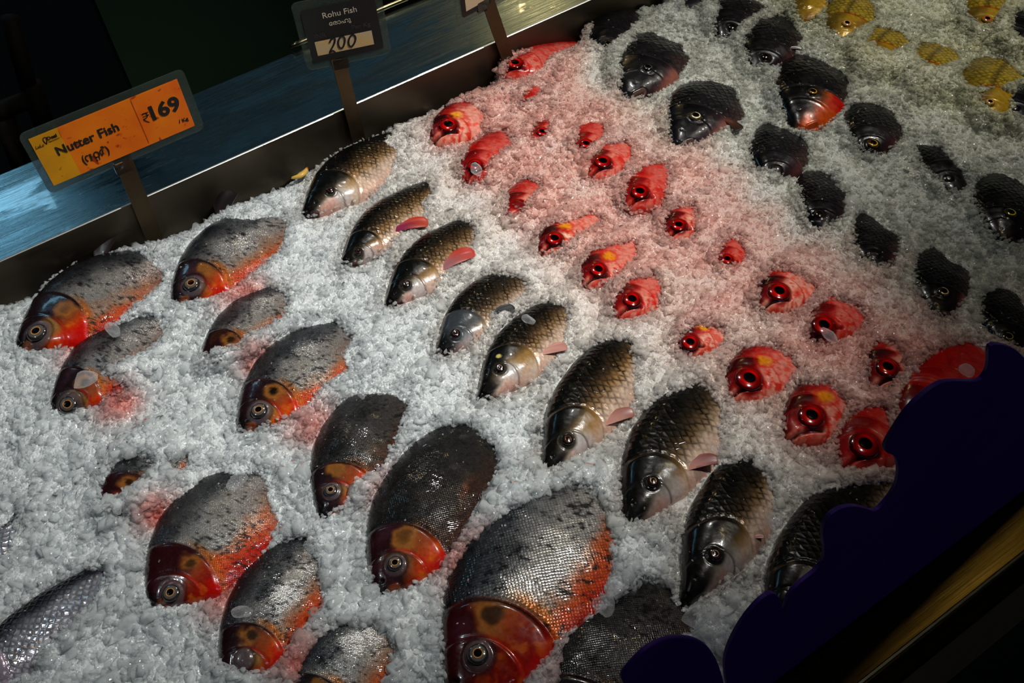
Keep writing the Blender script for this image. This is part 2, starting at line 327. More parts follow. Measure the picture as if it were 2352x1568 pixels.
        base = mixc(base, (.10, .12, .15), sm(.1, .7, t + (nA - .5) * .3)); base = mixc(base, (.86, .84, .88), sm(-.2, -.7, t))
        base = base * (1 - head[..., None]) + mixc(mixc(base * 0 + (.80, .74, .80), (.05, .05, .07), sm(.03, .09, y)), (.62, .5, .6), sm(.5, .7, nA)) * head[..., None]
        metal = metal + .55
    if sp in ('pacu',): base = mixc(base, (.10, .015, .01), np.exp(-(dm / (g['mw'] * .7)) ** 2) * .9); base = mixc(base, (.75, .35, .12), sm(.022, .012, dm) * sm(-.012, -.03, y - dm * 0) * .6)
    return base, scl, metal
def mwid(g): return g['mw']
EYES = {'pacu': ((.03, .03, .04), (.80, .56, .26), (.34, .32, .31)), 'rohu': ((.03, .02, .03), (.24, .10, .09), (.13, .11, .09)), 'red': ((.02, .01, .015), (.55, .018, .018), (.50, .015, .015)),
        'dark': ((.02, .02, .025), (.30, .25, .13), (.06, .05, .05)), 'yellow': ((.03, .03, .06), (.85, .62, .42), (.60, .45, .12)), 'milk': ((.02, .02, .02), (.5, .5, .5), (.6, .6, .6))}
def make_eye(sp, root, p, nrm, r, o):
    nr, na = 14, 36; rr = np.linspace(0, 1, nr + 1)[1:]; a = np.linspace(0, 2 * math.pi, na, endpoint=False)
    pr = .46 if sp != 'red' else .44
    if sp == 'pacu': pr = .36
    V = [(0, 0, (.42 if sp != 'red' else .30) * r)]; Cc = []; pup, iris, outer = EYES[sp]
    if 'iris' in o: iris = o['iris']
    def colr(q, an):
        if q < pr: return np.array(pup)
        if sp in ('pacu', 'rohu', 'milk'):
            if q < pr + (.13 if sp == 'pacu' else .22): return np.array(iris)
            if q < .78: return np.array(outer)
            return np.array(outer) * .45
        if sp == 'dark': return np.array(iris) * (1.6 if .62 < q < .78 and math.sin(an) < .6 and o.get('ring', 1) else .35)
        if sp == 'red': return np.array(iris) * (1.2 if q < .66 else (.9 if q < .88 else .45)) * (1 + .25 * math.sin(an * 2 + 1))
        return np.array(iris) if q < .72 else np.array(outer)
    Cc.append(colr(0, 0)); Fs = []
    for i, q in enumerate(rr):
        for b in a:
            z = math.sqrt(max(0, 1 - (q * .93) ** 2)) * (.42 if sp != 'red' else .30) * r + (.03 * r if q > pr else 0) - (.12 * r if q == 1 else 0)
            V.append((q * r * math.cos(b), q * r * math.sin(b), z)); Cc.append(colr(q, b))
    tri = [(0, 1 + j, 1 + (j + 1) % na) for j in range(na)]
    for i in range(nr - 1):
        for j in range(na):
            A = 1 + i * na + j; B = 1 + i * na + (j + 1) % na; tri += [(A, A + na, B + na), (A, B + na, B)]
    V = np.array(V)
    nrm = Vector(nrm).normalized(); q = Vector((0, 0, 1)).rotation_difference(nrm).to_matrix()
    V = V @ np.array(q).T + np.array(p)
    mesh_np('eye', V, tri, MAT['eye'], root, cols=lin(np.array(Cc)))
def make_fin(name, root, base, ang, length, spread, cA, cB, zlift=.3, zang=0, seed=0, root_w=.25):
    """a fan of rays: base point in fish space, direction angle in the flank plane, rising off the flank by zlift"""
    nr, na = 26, 49; V = []; Cc = []
    for k in (0, 1):
        for i in range(nr):
            q = i / (nr - 1)
            for j in range(na):
                w = j / (na - 1) * 2 - 1
                a = ang + w * spread * (root_w + (1 - root_w) * .8)
                ln = length * (1 - .28 * (w * .8 + .35) ** 2) * (1 - .05 * (j % 2))
                ray_ = math.cos(j * math.pi) * .5 + .5
                x = base[0] + math.cos(a) * ln * q - math.sin(ang) * w * length * .06; y = base[1] + math.sin(a) * ln * q + math.cos(ang) * w * length * .06
                z = base[2] + zlift * ln * q * (1 - .35 * q) + (math.cos(w * 3) * .03 + .012 * math.sin(q * 7 + w * 5 + seed)) * ln * q + (.0005 * ray_ if k == 0 else -.0005 - .0 * ray_)
                V.append((x, y, z)); f = sm(.2, .95, q) ; c = np.array(cA) * (1 - f) + np.array(cB) * f
                Cc.append(c * (.55 + .40 * ray_))
    I = lambda k, i, j: k * nr * na + i * na + j; Fs = []
    for i in range(nr - 1):
        for j in range(na - 1):
            Fs.append((I(0, i, j), I(0, i + 1, j), I(0, i + 1, j + 1), I(0, i, j + 1))); Fs.append((I(1, i, j), I(1, i, j + 1), I(1, i + 1, j + 1), I(1, i + 1, j)))
    for j in range(na - 1): Fs += [(I(0, nr - 1, j), I(1, nr - 1, j), I(1, nr - 1, j + 1), I(0, nr - 1, j + 1)), (I(0, 0, j), I(0, 0, j + 1), I(1, 0, j + 1), I(1, 0, j))]
    for i in range(nr - 1): Fs += [(I(0, i, 0), I(1, i, 0), I(1, i + 1, 0), I(0, i + 1, 0)), (I(0, i, na - 1), I(0, i + 1, na - 1), I(1, i + 1, na - 1), I(1, i, na - 1))]
    return mesh_np(name, V, Fs, MAT['fin'], root, cols=lin(np.array(Cc)))
# ---------------------------------------------------------------- the catch: where each fish lies (points of the photo laid on the ice plane)
# (species, snout, tail base, eye, eye radius, gill edge, [exposed outlines], options, label)
FISH = [
('pacu',(32,795),(440,540),(75,755),27,(200,715),[[(22,800),(38,700),(75,635),(185,580),(335,580),(380,610),(368,655),(300,705),(225,762),(190,785),(95,805)]],dict(red=.15,dorsal=1,spot=.25,zup=.004),'silver fish at the far left below the orange price sign, black back fin standing up'),
('pacu',(390,690),(730,420),(432,640),21,(535,625),[[(384,692),(383,610),(398,560),(450,505),(520,472),(600,474),(648,488),(658,530),(640,575),(582,618),(532,662),(480,690),(420,697)]],dict(red=0,dorsal=2,spot=.1),'silver fish with golden gill plate lying just in front of the orange sign post'),
('pacu',(110,930),(460,660),(143,915),22,(245,880),[[(100,930),(122,860),(148,808),(210,755),(290,722),(372,732),(388,765),(335,808),(262,838),(232,860),(285,880),(288,900),(235,905),(245,940),(215,962),(185,930),(140,957),(112,955)]],dict(red=.1),'half buried silver fish with a clear ice chunk on its cheek'),
('pacu',(455,835),(745,590),(488,803),18,(570,770),[[(458,800),(450,745),(478,690),(530,645),(612,652),(662,690),(650,722),(600,752),(560,765),(555,790),(500,790),(480,822)]],dict(red=.3),'silver fish whose face is mostly covered with ice, second column from the left'),
('pacu',(543,980),(880,680),(585,930),22,(690,900),[[(538,985),(535,930),(542,860),(600,775),(680,727),(752,722),(800,775),(820,815),(805,850),(742,880),(695,930),(640,962),(580,990)]],dict(red=.25,spot=1),'silver fish with black spotted golden gill plate in the middle left, salmon pink tail end'),
('pacu',(735,1190),(960,790),(752,1115),17,(835,1060),[[(733,1192),(698,1130),(677,1060),(715,975),(775,908),(850,855),(912,866),(945,910),(925,960),(902,1012),(872,1070),(812,1102),(792,1160)]],dict(red=.1,dark=0,darken=.75,spot=.1),'dark grey fish with yellow face between two rows, chin pointing down'),
('pacu',(862,1368),(1175,860),(902,1287),20,(1030,1230),[[(868,1370),(845,1290),(830,1190),(866,1110),(926,1026),(1000,980),(1082,980),(1135,1030),(1142,1080),(1105,1180),(1062,1250),(1000,1315),(930,1355)]],dict(red=.45,darken=.95,spot=.35),'brown and black mottled fish with orange throat left of the largest one'),
('pacu',(335,1390),(690,1000),(380,1348),22,(500,1290),[[(345,1400),(320,1320),(322,1240),(388,1150),(450,1083),(520,1068),(622,1088),(655,1180),(622,1245),(562,1300),(532,1375),(440,1412)]],dict(red=.7,spot=.6),'shining silver fish with red chin at the lower left'),
('pacu',(510,1570),(800,1140),(545,1500),18,(645,1450),[[(500,1520),(498,1450),(516,1380),(556,1306),(620,1255),(702,1236),(725,1290),(740,1370),(732,1430),(692,1500),(640,1548),(560,1545)]],dict(red=.35,noeye=1),'silver fish with red breast and ice over its eye near the bottom edge'),
('pacu',(1035,1640),(1530,890),(1092,1505),27,(1275,1440),[[(1025,1600),(1020,1500),(1016,1430),(1032,1330),(1088,1238),(1200,1158),(1332,1112),(1374,1150),(1404,1230),(1404,1310),(1362,1402),(1292,1452),(1262,1530),(1240,1600)]],dict(red=1,spot=.7,big=1),'largest fish of the display, grey flank and dark red head at the bottom edge'),
('pacu',(640,1720),(980,1290),None,18,None,[[(680,1600),(690,1530),(730,1468),(790,1436),(882,1448),(903,1500),(870,1600)]],dict(),'silver scaled back rising from the ice at the bottom edge, left of the largest fish'),
('pacu',(1240,1800),(1640,1210),None,18,None,[[(1268,1600),(1308,1450),(1378,1368),(1440,1326),(1520,1346),(1592,1395),(1602,1448),(1460,1500),(1430,1600)]],dict(darken=.7),'dark flank beside the purple divider, head out of sight, ice lumps on it'),
('pacu',(215,1195),(520,900),None,18,None,[[(240,1110),(268,1062),(318,1048),(355,1064),(338,1088),(285,1128),(236,1150)],[(385,1060),(430,1045),(440,1085),(400,1085)],[(255,1195),(285,1170),(290,1190)]],dict(red=.5,darken=.3,sink=.002),'nearly buried fish at the left, only dark forehead and pink spots showing'),
('milk',(-150,1620),(420,1180),None,18,None,[[(-20,1600),(-20,1425),(80,1366),(170,1316),(242,1306),(255,1360),(192,1402),(130,1452),(92,1490),(84,1600)]],dict(hl_big=1),'bright silver fish with blue black back and pinkish gill cover in the bottom left corner'),
('milk',(-330,1560),(150,1070),None,18,None,[[(-20,1295),(-20,1150),(28,1158),(52,1210),(40,1262)]],dict(),'silver fish cut off by the left edge, above the one in the bottom left corner'),
('rohu',(693,490),(1010,235),(750,430),12,(838,410),[[(686,495),(696,440),(738,388),(790,337),(860,302),(932,312),(935,350),(902,380),(918,385),(900,410),(850,445),(800,484),(740,500)]],dict(fin=((845,432),(915,386),(.90,.62,.60),(.86,.50,.50))),'carp nearest the middle price sign, golden scales and pale pink side fin'),
('rohu',(783,604),(1080,345),(815,565),11,(880,535),[[(778,606),(798,540),(838,478),(900,427),(982,411),(994,450),(962,468),(985,478),(975,505),(922,524),(872,584),(830,610)]],dict(fin=((905,516),(976,478),(.62,.12,.32),(.88,.24,.08))),'carp with a magenta and orange side fin held up'),
('rohu',(886,694),(1190,425),(925,643),13,(1000,600),[[(880,697),(892,640),(926,590),(978,527),(1050,505),(1082,520),(1092,550),(1062,592),(1012,624),(982,694),(938,710)]],dict(fin=((1015,606),(1080,550),(.74,.46,.48),(.90,.18,.08))),'carp with a dusky pink side fin tipped red'),
('rohu',(1002,808),(1300,530),(1038,755),15,(1105,715),[[(996,806),(996,730),(1026,668),(1090,636),(1160,636),(1205,650),(1210,672),(1185,690),(1130,716),(1112,752),(1072,802),(1030,816)]],dict(blue=1,darken=.4,fin=((1125,712),(1180,680),(.16,.17,.18),(.07,.07,.08))),'carp with a blue grey head and dark folded side fin'),
('rohu',(1098,914),(1400,590),(1140,838),15,(1232,800),[[(1092,916),(1096,860),(1136,780),(1188,718),(1262,696),(1306,716),(1296,752),(1305,772),(1292,802),(1242,852),(1222,892),(1150,920)]],dict(fx=.2,fin=((1246,800),(1302,766),(.93,.68,.60),(.90,.60,.54))),'carp with open mouth and a pale spot behind its eye'),
('rohu',(1245,1088),(1560,620),(1292,1005),18,(1380,945),[[(1238,1090),(1240,1000),(1256,920),(1308,838),(1380,786),(1442,786),(1454,850),(1446,905),(1460,912),(1455,935),(1402,1002),(1372,1064),(1310,1096)]],dict(fin=((1392,962),(1456,915),(.90,.62,.54),(.72,.42,.36))),'carp with orange tinted scales and a pinkish eye, left one of the two large carp'),
('rohu',(1428,1212),(1760,700),(1487,1107),18,(1572,1060),[[(1420,1212),(1420,1050),(1446,976),(1520,916),(1612,881),(1656,950),(1644,1010),(1655,1030),(1648,1060),(1602,1112),(1562,1162),(1480,1212)]],dict(darken=.5,fin=((1580,1070),(1648,1028),(.88,.60,.54),(.62,.30,.28))),'large black and amber headed carp at the centre right, bare flank glistening dark'),
('rohu',(1568,1385),(1870,860),(1630,1270),20,(1735,1210),[[(1558,1390),(1560,1250),(1586,1150),(1638,1078),(1722,1056),(1764,1100),(1772,1180),(1764,1230),(1732,1296),(1682,1374),(1610,1392)]],dict(darken=.55,fin=((1738,1222),(1768,1205),(.86,.56,.50),(.80,.5,.45))),'large carp with rosy lower jaw lying lowest of its row'),
('rohu',(1750,1470),(2130,930),None,15,None,[[(1742,1380),(1750,1290),(1778,1218),(1850,1146),(1950,1116),(2060,1110),(2100,1200),(1960,1350),(1800,1450)]],dict(darken=.8,fx=.22),'very dark carp half hidden behind the purple divider'),
('red',(1155,176),(1390,45),(1200,150),17,(1262,130),[[(1148,180),(1188,133),(1248,107),(1335,76),(1325,110),(1292,132),(1272,162),(1220,184)]],dict(red=.5),'red fish against the steel rail, furthest back of the red ones'),
('red',(996,345),(1190,150),(1030,281),20,(1092,275),[[(990,350),(996,280),(1028,243),(1080,238),(1108,258),(1098,302),(1070,334),(1020,355)]],dict(mouth=1.5,yel=1),'pale red fish with gaping mouth beside the ice edge, leftmost of the red ones'),
('red',(1066,425),(1265,215),(1093,375),18,(1150,350),[[(1064,424),(1066,370),(1092,308),(1162,306),(1175,330),(1122,362),(1112,404)]],dict(red=.6),'red fish with an ice chip frozen over its eye, close to the leftmost red one'),
('red',(1215,330),(1350,185),(1244,285),14,(1290,265),[[(1220,318),(1237,282),(1258,252),(1292,256),(1262,286),(1250,314)]],dict(red=.5,sink=.004),'nearly buried purplish red fish in the second row from the rail'),
('red',(1325,350),(1460,190),(1350,315),14,(1385,290),[[(1328,342),(1332,290),(1350,263),(1386,278),(1382,312),(1366,348)]],dict(red=.6,sink=.004),'nearly buried orange red fish between the carp row and black fish'),
('red',(1354,418),(1540,250),(1406,373),19,(1450,350),[[(1352,415),(1360,370),(1388,338),(1442,331),(1450,360),(1434,386),(1414,428),(1375,434)]],dict(red=.35),'red fish with closed frowning mouth, upper one of a pair in the centre'),
('red',(1440,498),(1620,290),(1478,436),20,(1530,415),[[(1434,484),(1446,420),(1478,387),(1533,376),(1534,412),(1519,452),(1514,494),(1470,506)]],dict(red=.6),'deep red fish with thick lips, lower one of a pair in the centre'),
('red',(1160,500),(1320,330),(1195,455),14,(1240,430),[[(1166,492),(1168,430),(1200,416),(1243,428),(1204,462),(1186,492)]],dict(red=.4,sink=.003,noeye=1),'scraps of a red fish buried beside the second carp'),
('red',(1240,600),(1425,420),(1276,540),19,(1330,520),[[(1242,588),(1240,540),(1268,512),(1302,517),(1345,497),(1374,486),(1374,512),(1332,532),(1302,552),(1272,574)]],dict(yel=1,red=.1),'half buried red fish with a bright orange patch behind its head'),
('red',(1338,672),(1535,470),(1375,611),19,(1430,590),[[(1338,662),(1340,610),(1366,577),(1420,566),(1458,556),(1464,580),(1434,612),(1402,634),(1370,664)]],dict(yel=1,red=.2),'pink red fish right of the dark finned carp, orange fleck above its cheek'),
('red',(1414,745),(1610,540),(1459,683),20,(1510,660),[[(1412,738),(1416,690),(1446,646),(1502,636),(1520,660),(1504,704),(1482,722),(1440,744)]],dict(red=.4),'red fish with eye open wide, nearest to the pale spotted carp'),
('red',(1530,562),(1700,385),(1566,506),17,(1610,490),[[(1534,554),(1535,500),(1558,477),(1592,477),(1594,512),(1584,554)]],dict(red=.2,sink=.002),'red fish showing only its eye and pale upper lip in a hollow of ice'),
('red',(1650,612),(1790,450),(1680,580),14,(1720,560),[[(1654,598),(1658,575),(1680,543),(1702,556),(1718,592),(1690,604)]],dict(red=.6,sink=.004),'small wine red scrap of a fish between the red and the black fish'),
('red',(1750,735),(1965,530),(1784,657),23,(1862,650),[[(1746,736),(1746,655),(1778,622),(1842,636),(1874,670),(1866,704),(1800,738)]],dict(mouth=1.3),'pale cheeked red fish with slightly open mouth, upper right of the red ones'),
('red',(1560,850),(1750,640),(1598,780),19,(1665,770),[[(1560,802),(1566,768),(1600,751),(1655,756),(1664,785),(1634,804),(1600,834)]],dict(yel=1,sink=.002),'red fish with half its eye under ice, right of the pale spotted carp'),
('red',(1676,948),(1905,700),(1716,860),28,(1800,840),[[(1670,945),(1668,850),(1698,806),(1752,796),(1804,816),(1826,850),(1786,904),(1744,944),(1690,950)]],dict(yel=1,red=.2),'large eyed red fish with a yellow patch, above the two large carp'),
('red',(1866,800),(2090,570),(1906,745),24,(1975,720),[[(1866,772),(1876,710),(1908,686),(1962,706),(1994,740),(1964,784),(1900,794)]],dict(red=.5,sink=.002),'red fish with a pink ice chip under its eye at the right'),
('red',(2006,925),(2210,660),(2036,835),23,(2085,840),[[(1996,905),(1996,820),(2018,786),(2062,796),(2080,850),(2076,902),(2035,930)]],dict(mouth=1.7,red=.1),'red fish with a wide open dark mouth near the purple divider'),
('red',(1812,1046),(2040,740),(1860,945),27,(1945,930),[[(1802,1045),(1800,930),(1836,886),(1912,886),(1935,930),(1946,980),(1915,1036),(1840,1048)]],dict(yel=1,red=.25),'red fish with orange cheek, clean of ice, closest to the foreground carp'),
('red',(1940,1120),(2180,800),(1990,1018),30,(2085,990),[[(1930,1110),(1925,1010),(1956,956),(2012,934),(2100,950),(2110,1040),(2060,1110),(1990,1126),(1945,1118)]],dict(red=.75),'dark red fish shaded and cut by the wavy edge of the purple divider'),
('red',(2060,1010),(2440,640),None,24,None,[[(2068,960),(2072,900),(2108,848),(2160,806),(2232,786),(2275,796),(2300,840),(2300,950),(2150,1000)]],dict(red=1,big=1),'smooth red back of a fish just behind the purple divider'),
('red',(1190,245),(1330,120),(1215,225),12,(1250,200),[[(1195,237),(1208,213),(1240,188),(1268,193),(1222,224)]],dict(red=.7,sink=.004,noeye=1),'small purple red scrap of a fish below the furthest back red one'),
('dark',(1378,116),(1500,-60),(1400,90),10,(1430,75),[[(1362,92),(1367,50),(1400,26),(1452,22),(1468,50),(1452,82),(1404,108)]],dict(),'small black fish nearest to the steel rail'),
('dark',(1438,222),(1625,-40),(1481,150),12,(1560,130),[[(1432,220),(1431,130),(1467,78),(1530,58),(1588,77),(1598,120),(1573,172),(1532,204),(1480,224)]],dict(iris=(.2,.2,.2),lip=1),'big black fish with a pale curved lip near the top centre'),
('dark',(1550,332),(1770,90),(1591,258),14,(1660,240),[[(1544,328),(1541,230),(1567,178),(1620,155),(1672,178),(1694,220),(1720,266),(1672,284),(1600,330)]],dict(iris=(.7,.6,.45),lip=1,fin=((1668,250),(1715,265),(.35,.12,.08),(.2,.08,.06))),'big black fish with bluish forehead and pink lower jaw'),
('dark',(1655,90),(1800,-120),(1688,50),11,(1730,30),[[(1646,78),(1651,10),(1690,-30),(1765,-30),(1760,40),(1722,58),(1680,84)]],dict(ring=0,lip=.8),'black fish cut by the top edge with a peach coloured lip'),
('dark',(1730,160),(1890,-60),(1757,118),10,(1800,95),[[(1728,147),(1710,90),(1748,48),(1810,35),(1858,53),(1862,90),(1842,112),(1800,148)]],dict(ring=0,fin=((1820,92),(1855,75),(.3,.24,.16),(.2,.14,.1))),'black fish with brown dappled back and raised side fin'),
('dark',(1835,300),(1990,10),(1856,208),11,(1925,200),[[(1818,285),(1789,200),(1790,150),(1850,112),(1932,126),(1949,180),(1934,242),(1884,296)]],dict(orange=1,iris=(.6,.42,.1)),'black fish with a bright orange throat'),
('dark',(1985,352),(2100,140),(2004,312),13,(2055,290),[[(1983,342),(1938,270),(1956,240),(2030,226),(2068,258),(2068,312),(2036,350)]],dict(iris=(.85,.5,.15)),'black fish with a gold ringed eye and violet cheek'),
('dark',(1765,410),(1880,190),(1785,370),11,(1830,345),[[(1732,382),(1729,320),(1748,288),(1820,282),(1853,310),(1854,372),(1822,404),(1760,388)]],dict(ring=0,noeye=1),'black fish with its face under ice, right of the pink jawed one'),
('dark',(1890,530),(1940,300),(1880,475),11,(1925,440),[[(1868,512),(1846,450),(1827,400),(1850,372),(1902,398),(1940,450),(1934,492),(1892,520)]],dict(ring=0),'black fish pointing straight down below the orange throated one'),
('dark',(2200,450),(2160,210),None,11,None,[[(2178,432),(2128,380),(2098,340),(2128,318),(2172,358),(2212,398),(2217,432)]],dict(sink=.002),'narrow black strip of a buried fish below the yellow ones'),
('dark',(2300,560),(2400,300),(2320,478),13,(2380,470),[[(2286,545),(2246,460),(2241,410),(2298,376),(2400,380),(2400,560)]],dict(iris=(.6,.55,.12)),'black fish with yellow ringed eye at the right edge'),
('dark',(2005,615),(2050,400),(2010,560),11,(2040,540),[[(1988,582),(1962,540),(1966,488),(2022,487),(2064,550),(2052,604),(2010,604)]],dict(ring=0,sink=.002,noeye=1),'black fish half sunk in grey ice, faceless hump'),
('dark',(2152,725),(2220,480),(2166,653),13,(2225,640),[[(2148,714),(2106,650),(2111,570),(2170,551),(2234,600),(2240,662),(2182,724)]],dict(iris=(.6,.5,.35),lip=1),'black fish with pale pink chin at the right, above the purple divider'),
('dark',(2320,810),(2360,560),(2321,755),13,(2370,740),[[(2330,785),(2264,760),(2256,690),(2300,645),(2400,648),(2400,820)]],dict(iris=(.4,.35,.15)),'black fish touching the tip of the purple divider at the right edge'),
('dark',(1572,28),(1680,-140),None,9,None,[[(1565,-30),(1625,-30),(1612,16),(1578,22)]],dict(),'black fish head cut by the top edge, leftmost there'),
('dark',(2325,120),(2440,-80),None,9,None,[[(2327,72),(2336,28),(2400,28),(2400,110)]],dict(),'sliver of a black fish at the right edge beside the yellow fish'),
('dark',(2325,285),(2440,100),None,9,None,[[(2327,262),(2337,208),(2400,208),(2400,275)]],dict(),'sliver of a black fish at the right edge below the yellow fish'),
('yellow',(1845,52),(1960,-140),None,9,None,[[(1838,46),(1828,-30),(1900,-30),(1892,27),(1850,44)]],dict(),'yellow fish with pale jaw cut by the top edge'),
('yellow',(1925,92),(2040,-100),(1942,43),11,(1995,30),[[(1901,50),(1906,10),(1928,-30),(1992,-30),(2009,42),(1962,90),(1930,86)]],dict(),'bright yellow fish with a whole face and red gill slit'),
('yellow',(1985,180),(2120,-30),None,9,None,[[(1992,97),(2018,63),(2060,47),(2114,47),(2114,88),(2050,114)]],dict(),'yellow fish back with dark scale rows and buried head, left one of the three'),
('yellow',(2105,230),(2230,10),None,9,None,[[(2108,112),(2148,77),(2192,60),(2216,95),(2204,134),(2150,154),(2118,142)]],dict(),'pale yellow fish back sprinkled with ice, middle one of the three'),
('yellow',(2262,285),(2370,40),(2268,225),10,(2320,190),[[(2206,177),(2238,137),(2290,112),(2400,122),(2400,180),(2300,194),(2240,194)],[(2256,215),(2290,207),(2332,218),(2334,264),(2290,254),(2262,237)]],dict(),'yellow fish whose dark eye peeps out below its back, right one of the three'),
('yellow',(2255,82),(2340,-120),(2265,33),11,(2310,30),[[(2226,32),(2221,-30),(2320,-30),(2316,48),(2280,64),(2238,48)]],dict(iris=(.75,.35,.25)),'olive yellow fish with red rimmed eye at the top right corner'),
]
NAMES = {'pacu': 'silver_round_fish', 'milk': 'silver_fish', 'rohu': 'carp_fish', 'red': 'red_fish', 'dark': 'black_fish', 'yellow': 'yellow_fish'}
GROUPS = {'pacu': 'silver round fish laid on the ice', 'milk': 'bright silver fish in the corner', 'rohu': 'row of carp on the ice', 'red': 'red fish in the ice',
          'dark': 'black fish in the ice', 'yellow': 'yellow fish in the ice'}
R0 = 24
RED_S = {R0: ((1150, 168), 27, 1.0), R0 + 1: ((992, 322), 38, 1.0), R0 + 2: ((1064, 410), 42, 1.0), R0 + 5: ((1352, 402), 40, 1.0), R0 + 6: ((1438, 472), 42, 1.0), R0 + 8: ((1240, 577), 38, 1.0),
 R0 + 9: ((1338, 650), 40, 1.0), R0 + 10: ((1413, 722), 41, 1.0), R0 + 11: ((1533, 540), 43, 1.0), R0 + 13: ((1748, 703), 38, 1.0), R0 + 14: ((1560, 802), 38, .95), R0 + 15: ((1673, 908), 38, 1.0),
 R0 + 16: ((1868, 768), 42, .95), R0 + 17: ((2000, 888), 45, 1.0), R0 + 18: ((1808, 1005), 38, 1.0), R0 + 19: ((1932, 1068), 42, 1.0)}
BUILT = []
def build_fish(k, rec):
    sp, S, T, eye, er_px, gill, polys, o, label = rec
    if k in RED_S:
        ln = math.hypot(T[0] - S[0], T[1] - S[1]); S = RED_S[k][0]; a = math.radians(RED_S[k][1]); ln *= RED_S[k][2]; T = (S[0] + ln * math.cos(a), S[1] - ln * math.sin(a))
    P = SP[sp]; zs = .012
    s0 = onz(S, zs); t0 = onz(T, zs); t0 = s0 + (t0 - s0) * (1.06 if sp == 'pacu' else 1.0); ax = t0 - s0; L = float(np.linalg.norm(ax)); ax /= L
    # depth of body from the exposed outline, across the axis
    side = np.array([-ax[1], ax[0], 0])
    pts = np.array([onz(p, zs) for p in polys[0]]) - s0; al = pts @ ax; cr = pts @ side
    wid = cr.max() - cr.min(); vis = min(1.0, max(.15, al.max() / L))
    e = P['eye']; er = P['er']; h = P['hl']
    if eye is not None:
        q = onz(eye, zs + .016) - s0; el = (float(q @ ax) / L, float(q @ side) / L)
        e = (min(max(el[0], e[0] * .55), e[0] * 1.9), min(max(el[1], e[1] - .06), e[1] + .06))
        er = min(max(er_px * np.linalg.norm(q + s0 - CAM) / F / L * {'pacu': .88, 'rohu': .78, 'red': 1.1}.get(sp, 1.0), er * .6), er * 1.7)
    if gill is not None:
        q = onz(gill, zs + .018) - s0; h = min(max(float(q @ ax) / L, h * .75), h * 1.45)
    maxd = max(v for _, v in P['top']) + max(v for _, v in P['bot'])
    deep = o.get('deepf', 0)
    if not deep:
        deep = wid / L / maxd if (sp in ('pacu', 'rohu', 'milk') or o.get('big')) and k not in NODEEP else (1.0 if sp != 'dark' else 1.05)
        deep = min(max(deep * (1.05 if sp == 'pacu' else 1.02), .88), 1.32)
    o2 = dict(o, deep=deep); seed = 100 + k * 7
    near = np.linalg.norm(s0 - CAM); big = L / near
    nu = int(min(330, max(120, big * 750))); nt = int(min(110, max(48, big * 260)))
    g = fish_geo(sp, L, seed, e, h, er, nu, nt, o2)
    cols, scl, metal = fish_cols(sp, g, seed, o2)
    root = empty(NAMES[sp])
    tag(root, label, 'fish', GROUPS[sp])
    V = np.stack([g['X'], g['Y'], g['Z']], -1).reshape(-1, 3); m, n = g['S'].shape
    I = np.arange(m * n).reshape(m, n); J = np.roll(I, -1, 1)
    Fq = np.stack([I[:-1], I[1:], J[1:], J[:-1]], -1).reshape(-1, 4)[:, ::-1]
    dv = np.diff(np.concatenate([V.reshape(m, n, 3), V.reshape(m, n, 3)[:, :1]], 1), axis=1)
    al_ = np.linalg.norm(dv, axis=2); vv = np.cumsum(al_, 1) - al_; mid = n * 3 // 8
    vv = vv - vv[:, mid:mid + 1]
    uv = np.stack([g['X'] * (1.15 if sp == 'rohu' else 1), vv * (.85 if sp == 'rohu' else 1)], -1).reshape(-1, 2) * ({'pacu': .34, 'rohu': .30, 'red': .18, 'dark': .19, 'yellow': .20, 'milk': .30}[sp] / L)
    aux = np.stack([scl, metal, scl * 0], -1).reshape(-1, 3)
    body = mesh_np('body', V, Fq, MAT[sp], root, cols=lin(cols.reshape(-1, 3)), aux=aux, uv=uv)
    # pose: snout level with the ice, tail dipping under it, back rolled slightly up
    pitch = math.radians(o.get('pitch', {'pacu': 4.0, 'milk': 3, 'rohu': 5.0, 'red': 9.0, 'dark': 8.0, 'yellow': 7.0}[sp]))
    roll = math.radians(o.get('roll', {'pacu': 3, 'milk': 8, 'rohu': 10, 'red': 8, 'dark': 10, 'yellow': 8}[sp]) + rng.uniform(-2, 2))
    yaw = math.atan2(ax[1], ax[0]); zz = {'pacu': .000, 'milk': -.002, 'rohu': .004, 'red': .004, 'dark': .000, 'yellow': .000}[sp] + o.get('zup', 0) - o.get('sink', 0)
    M = Matrix.Translation((s0[0], s0[1], zz)) @ Matrix.Rotation(yaw, 4, 'Z') @ Matrix.Rotation(pitch, 4, 'Y') @ Matrix.Rotation(roll, 4, 'X')
    root.matrix_world = M
    Mn = np.array(M)
    top = V.reshape(m, n, 3)[:, :nt]
    def surf(x, y):
        q = top.reshape(-1, 3); i = np.argmin((q[:, 0] - x) ** 2 + (q[:, 1] - y) ** 2); a, b = divmod(i, nt)
        a = min(max(a, 2), m - 3); b = min(max(b, 2), nt - 3)
        nn = np.cross(top[a + 2, b] - top[a - 2, b], top[a, b + 2] - top[a, b - 2])
        return q[i], nz(nn if nn[2] > 0 else -nn)
    if not o.get('noeye') and (eye is not None):
        p, nn = surf(e[0] * L, e[1] * L); nn = nz(nn + np.array([0, 0, 1.2]))
        make_eye(sp, root, p - nn * er * L * .12, nn, er * L * 1.0, o2)
    Mi = np.linalg.inv(Mn)
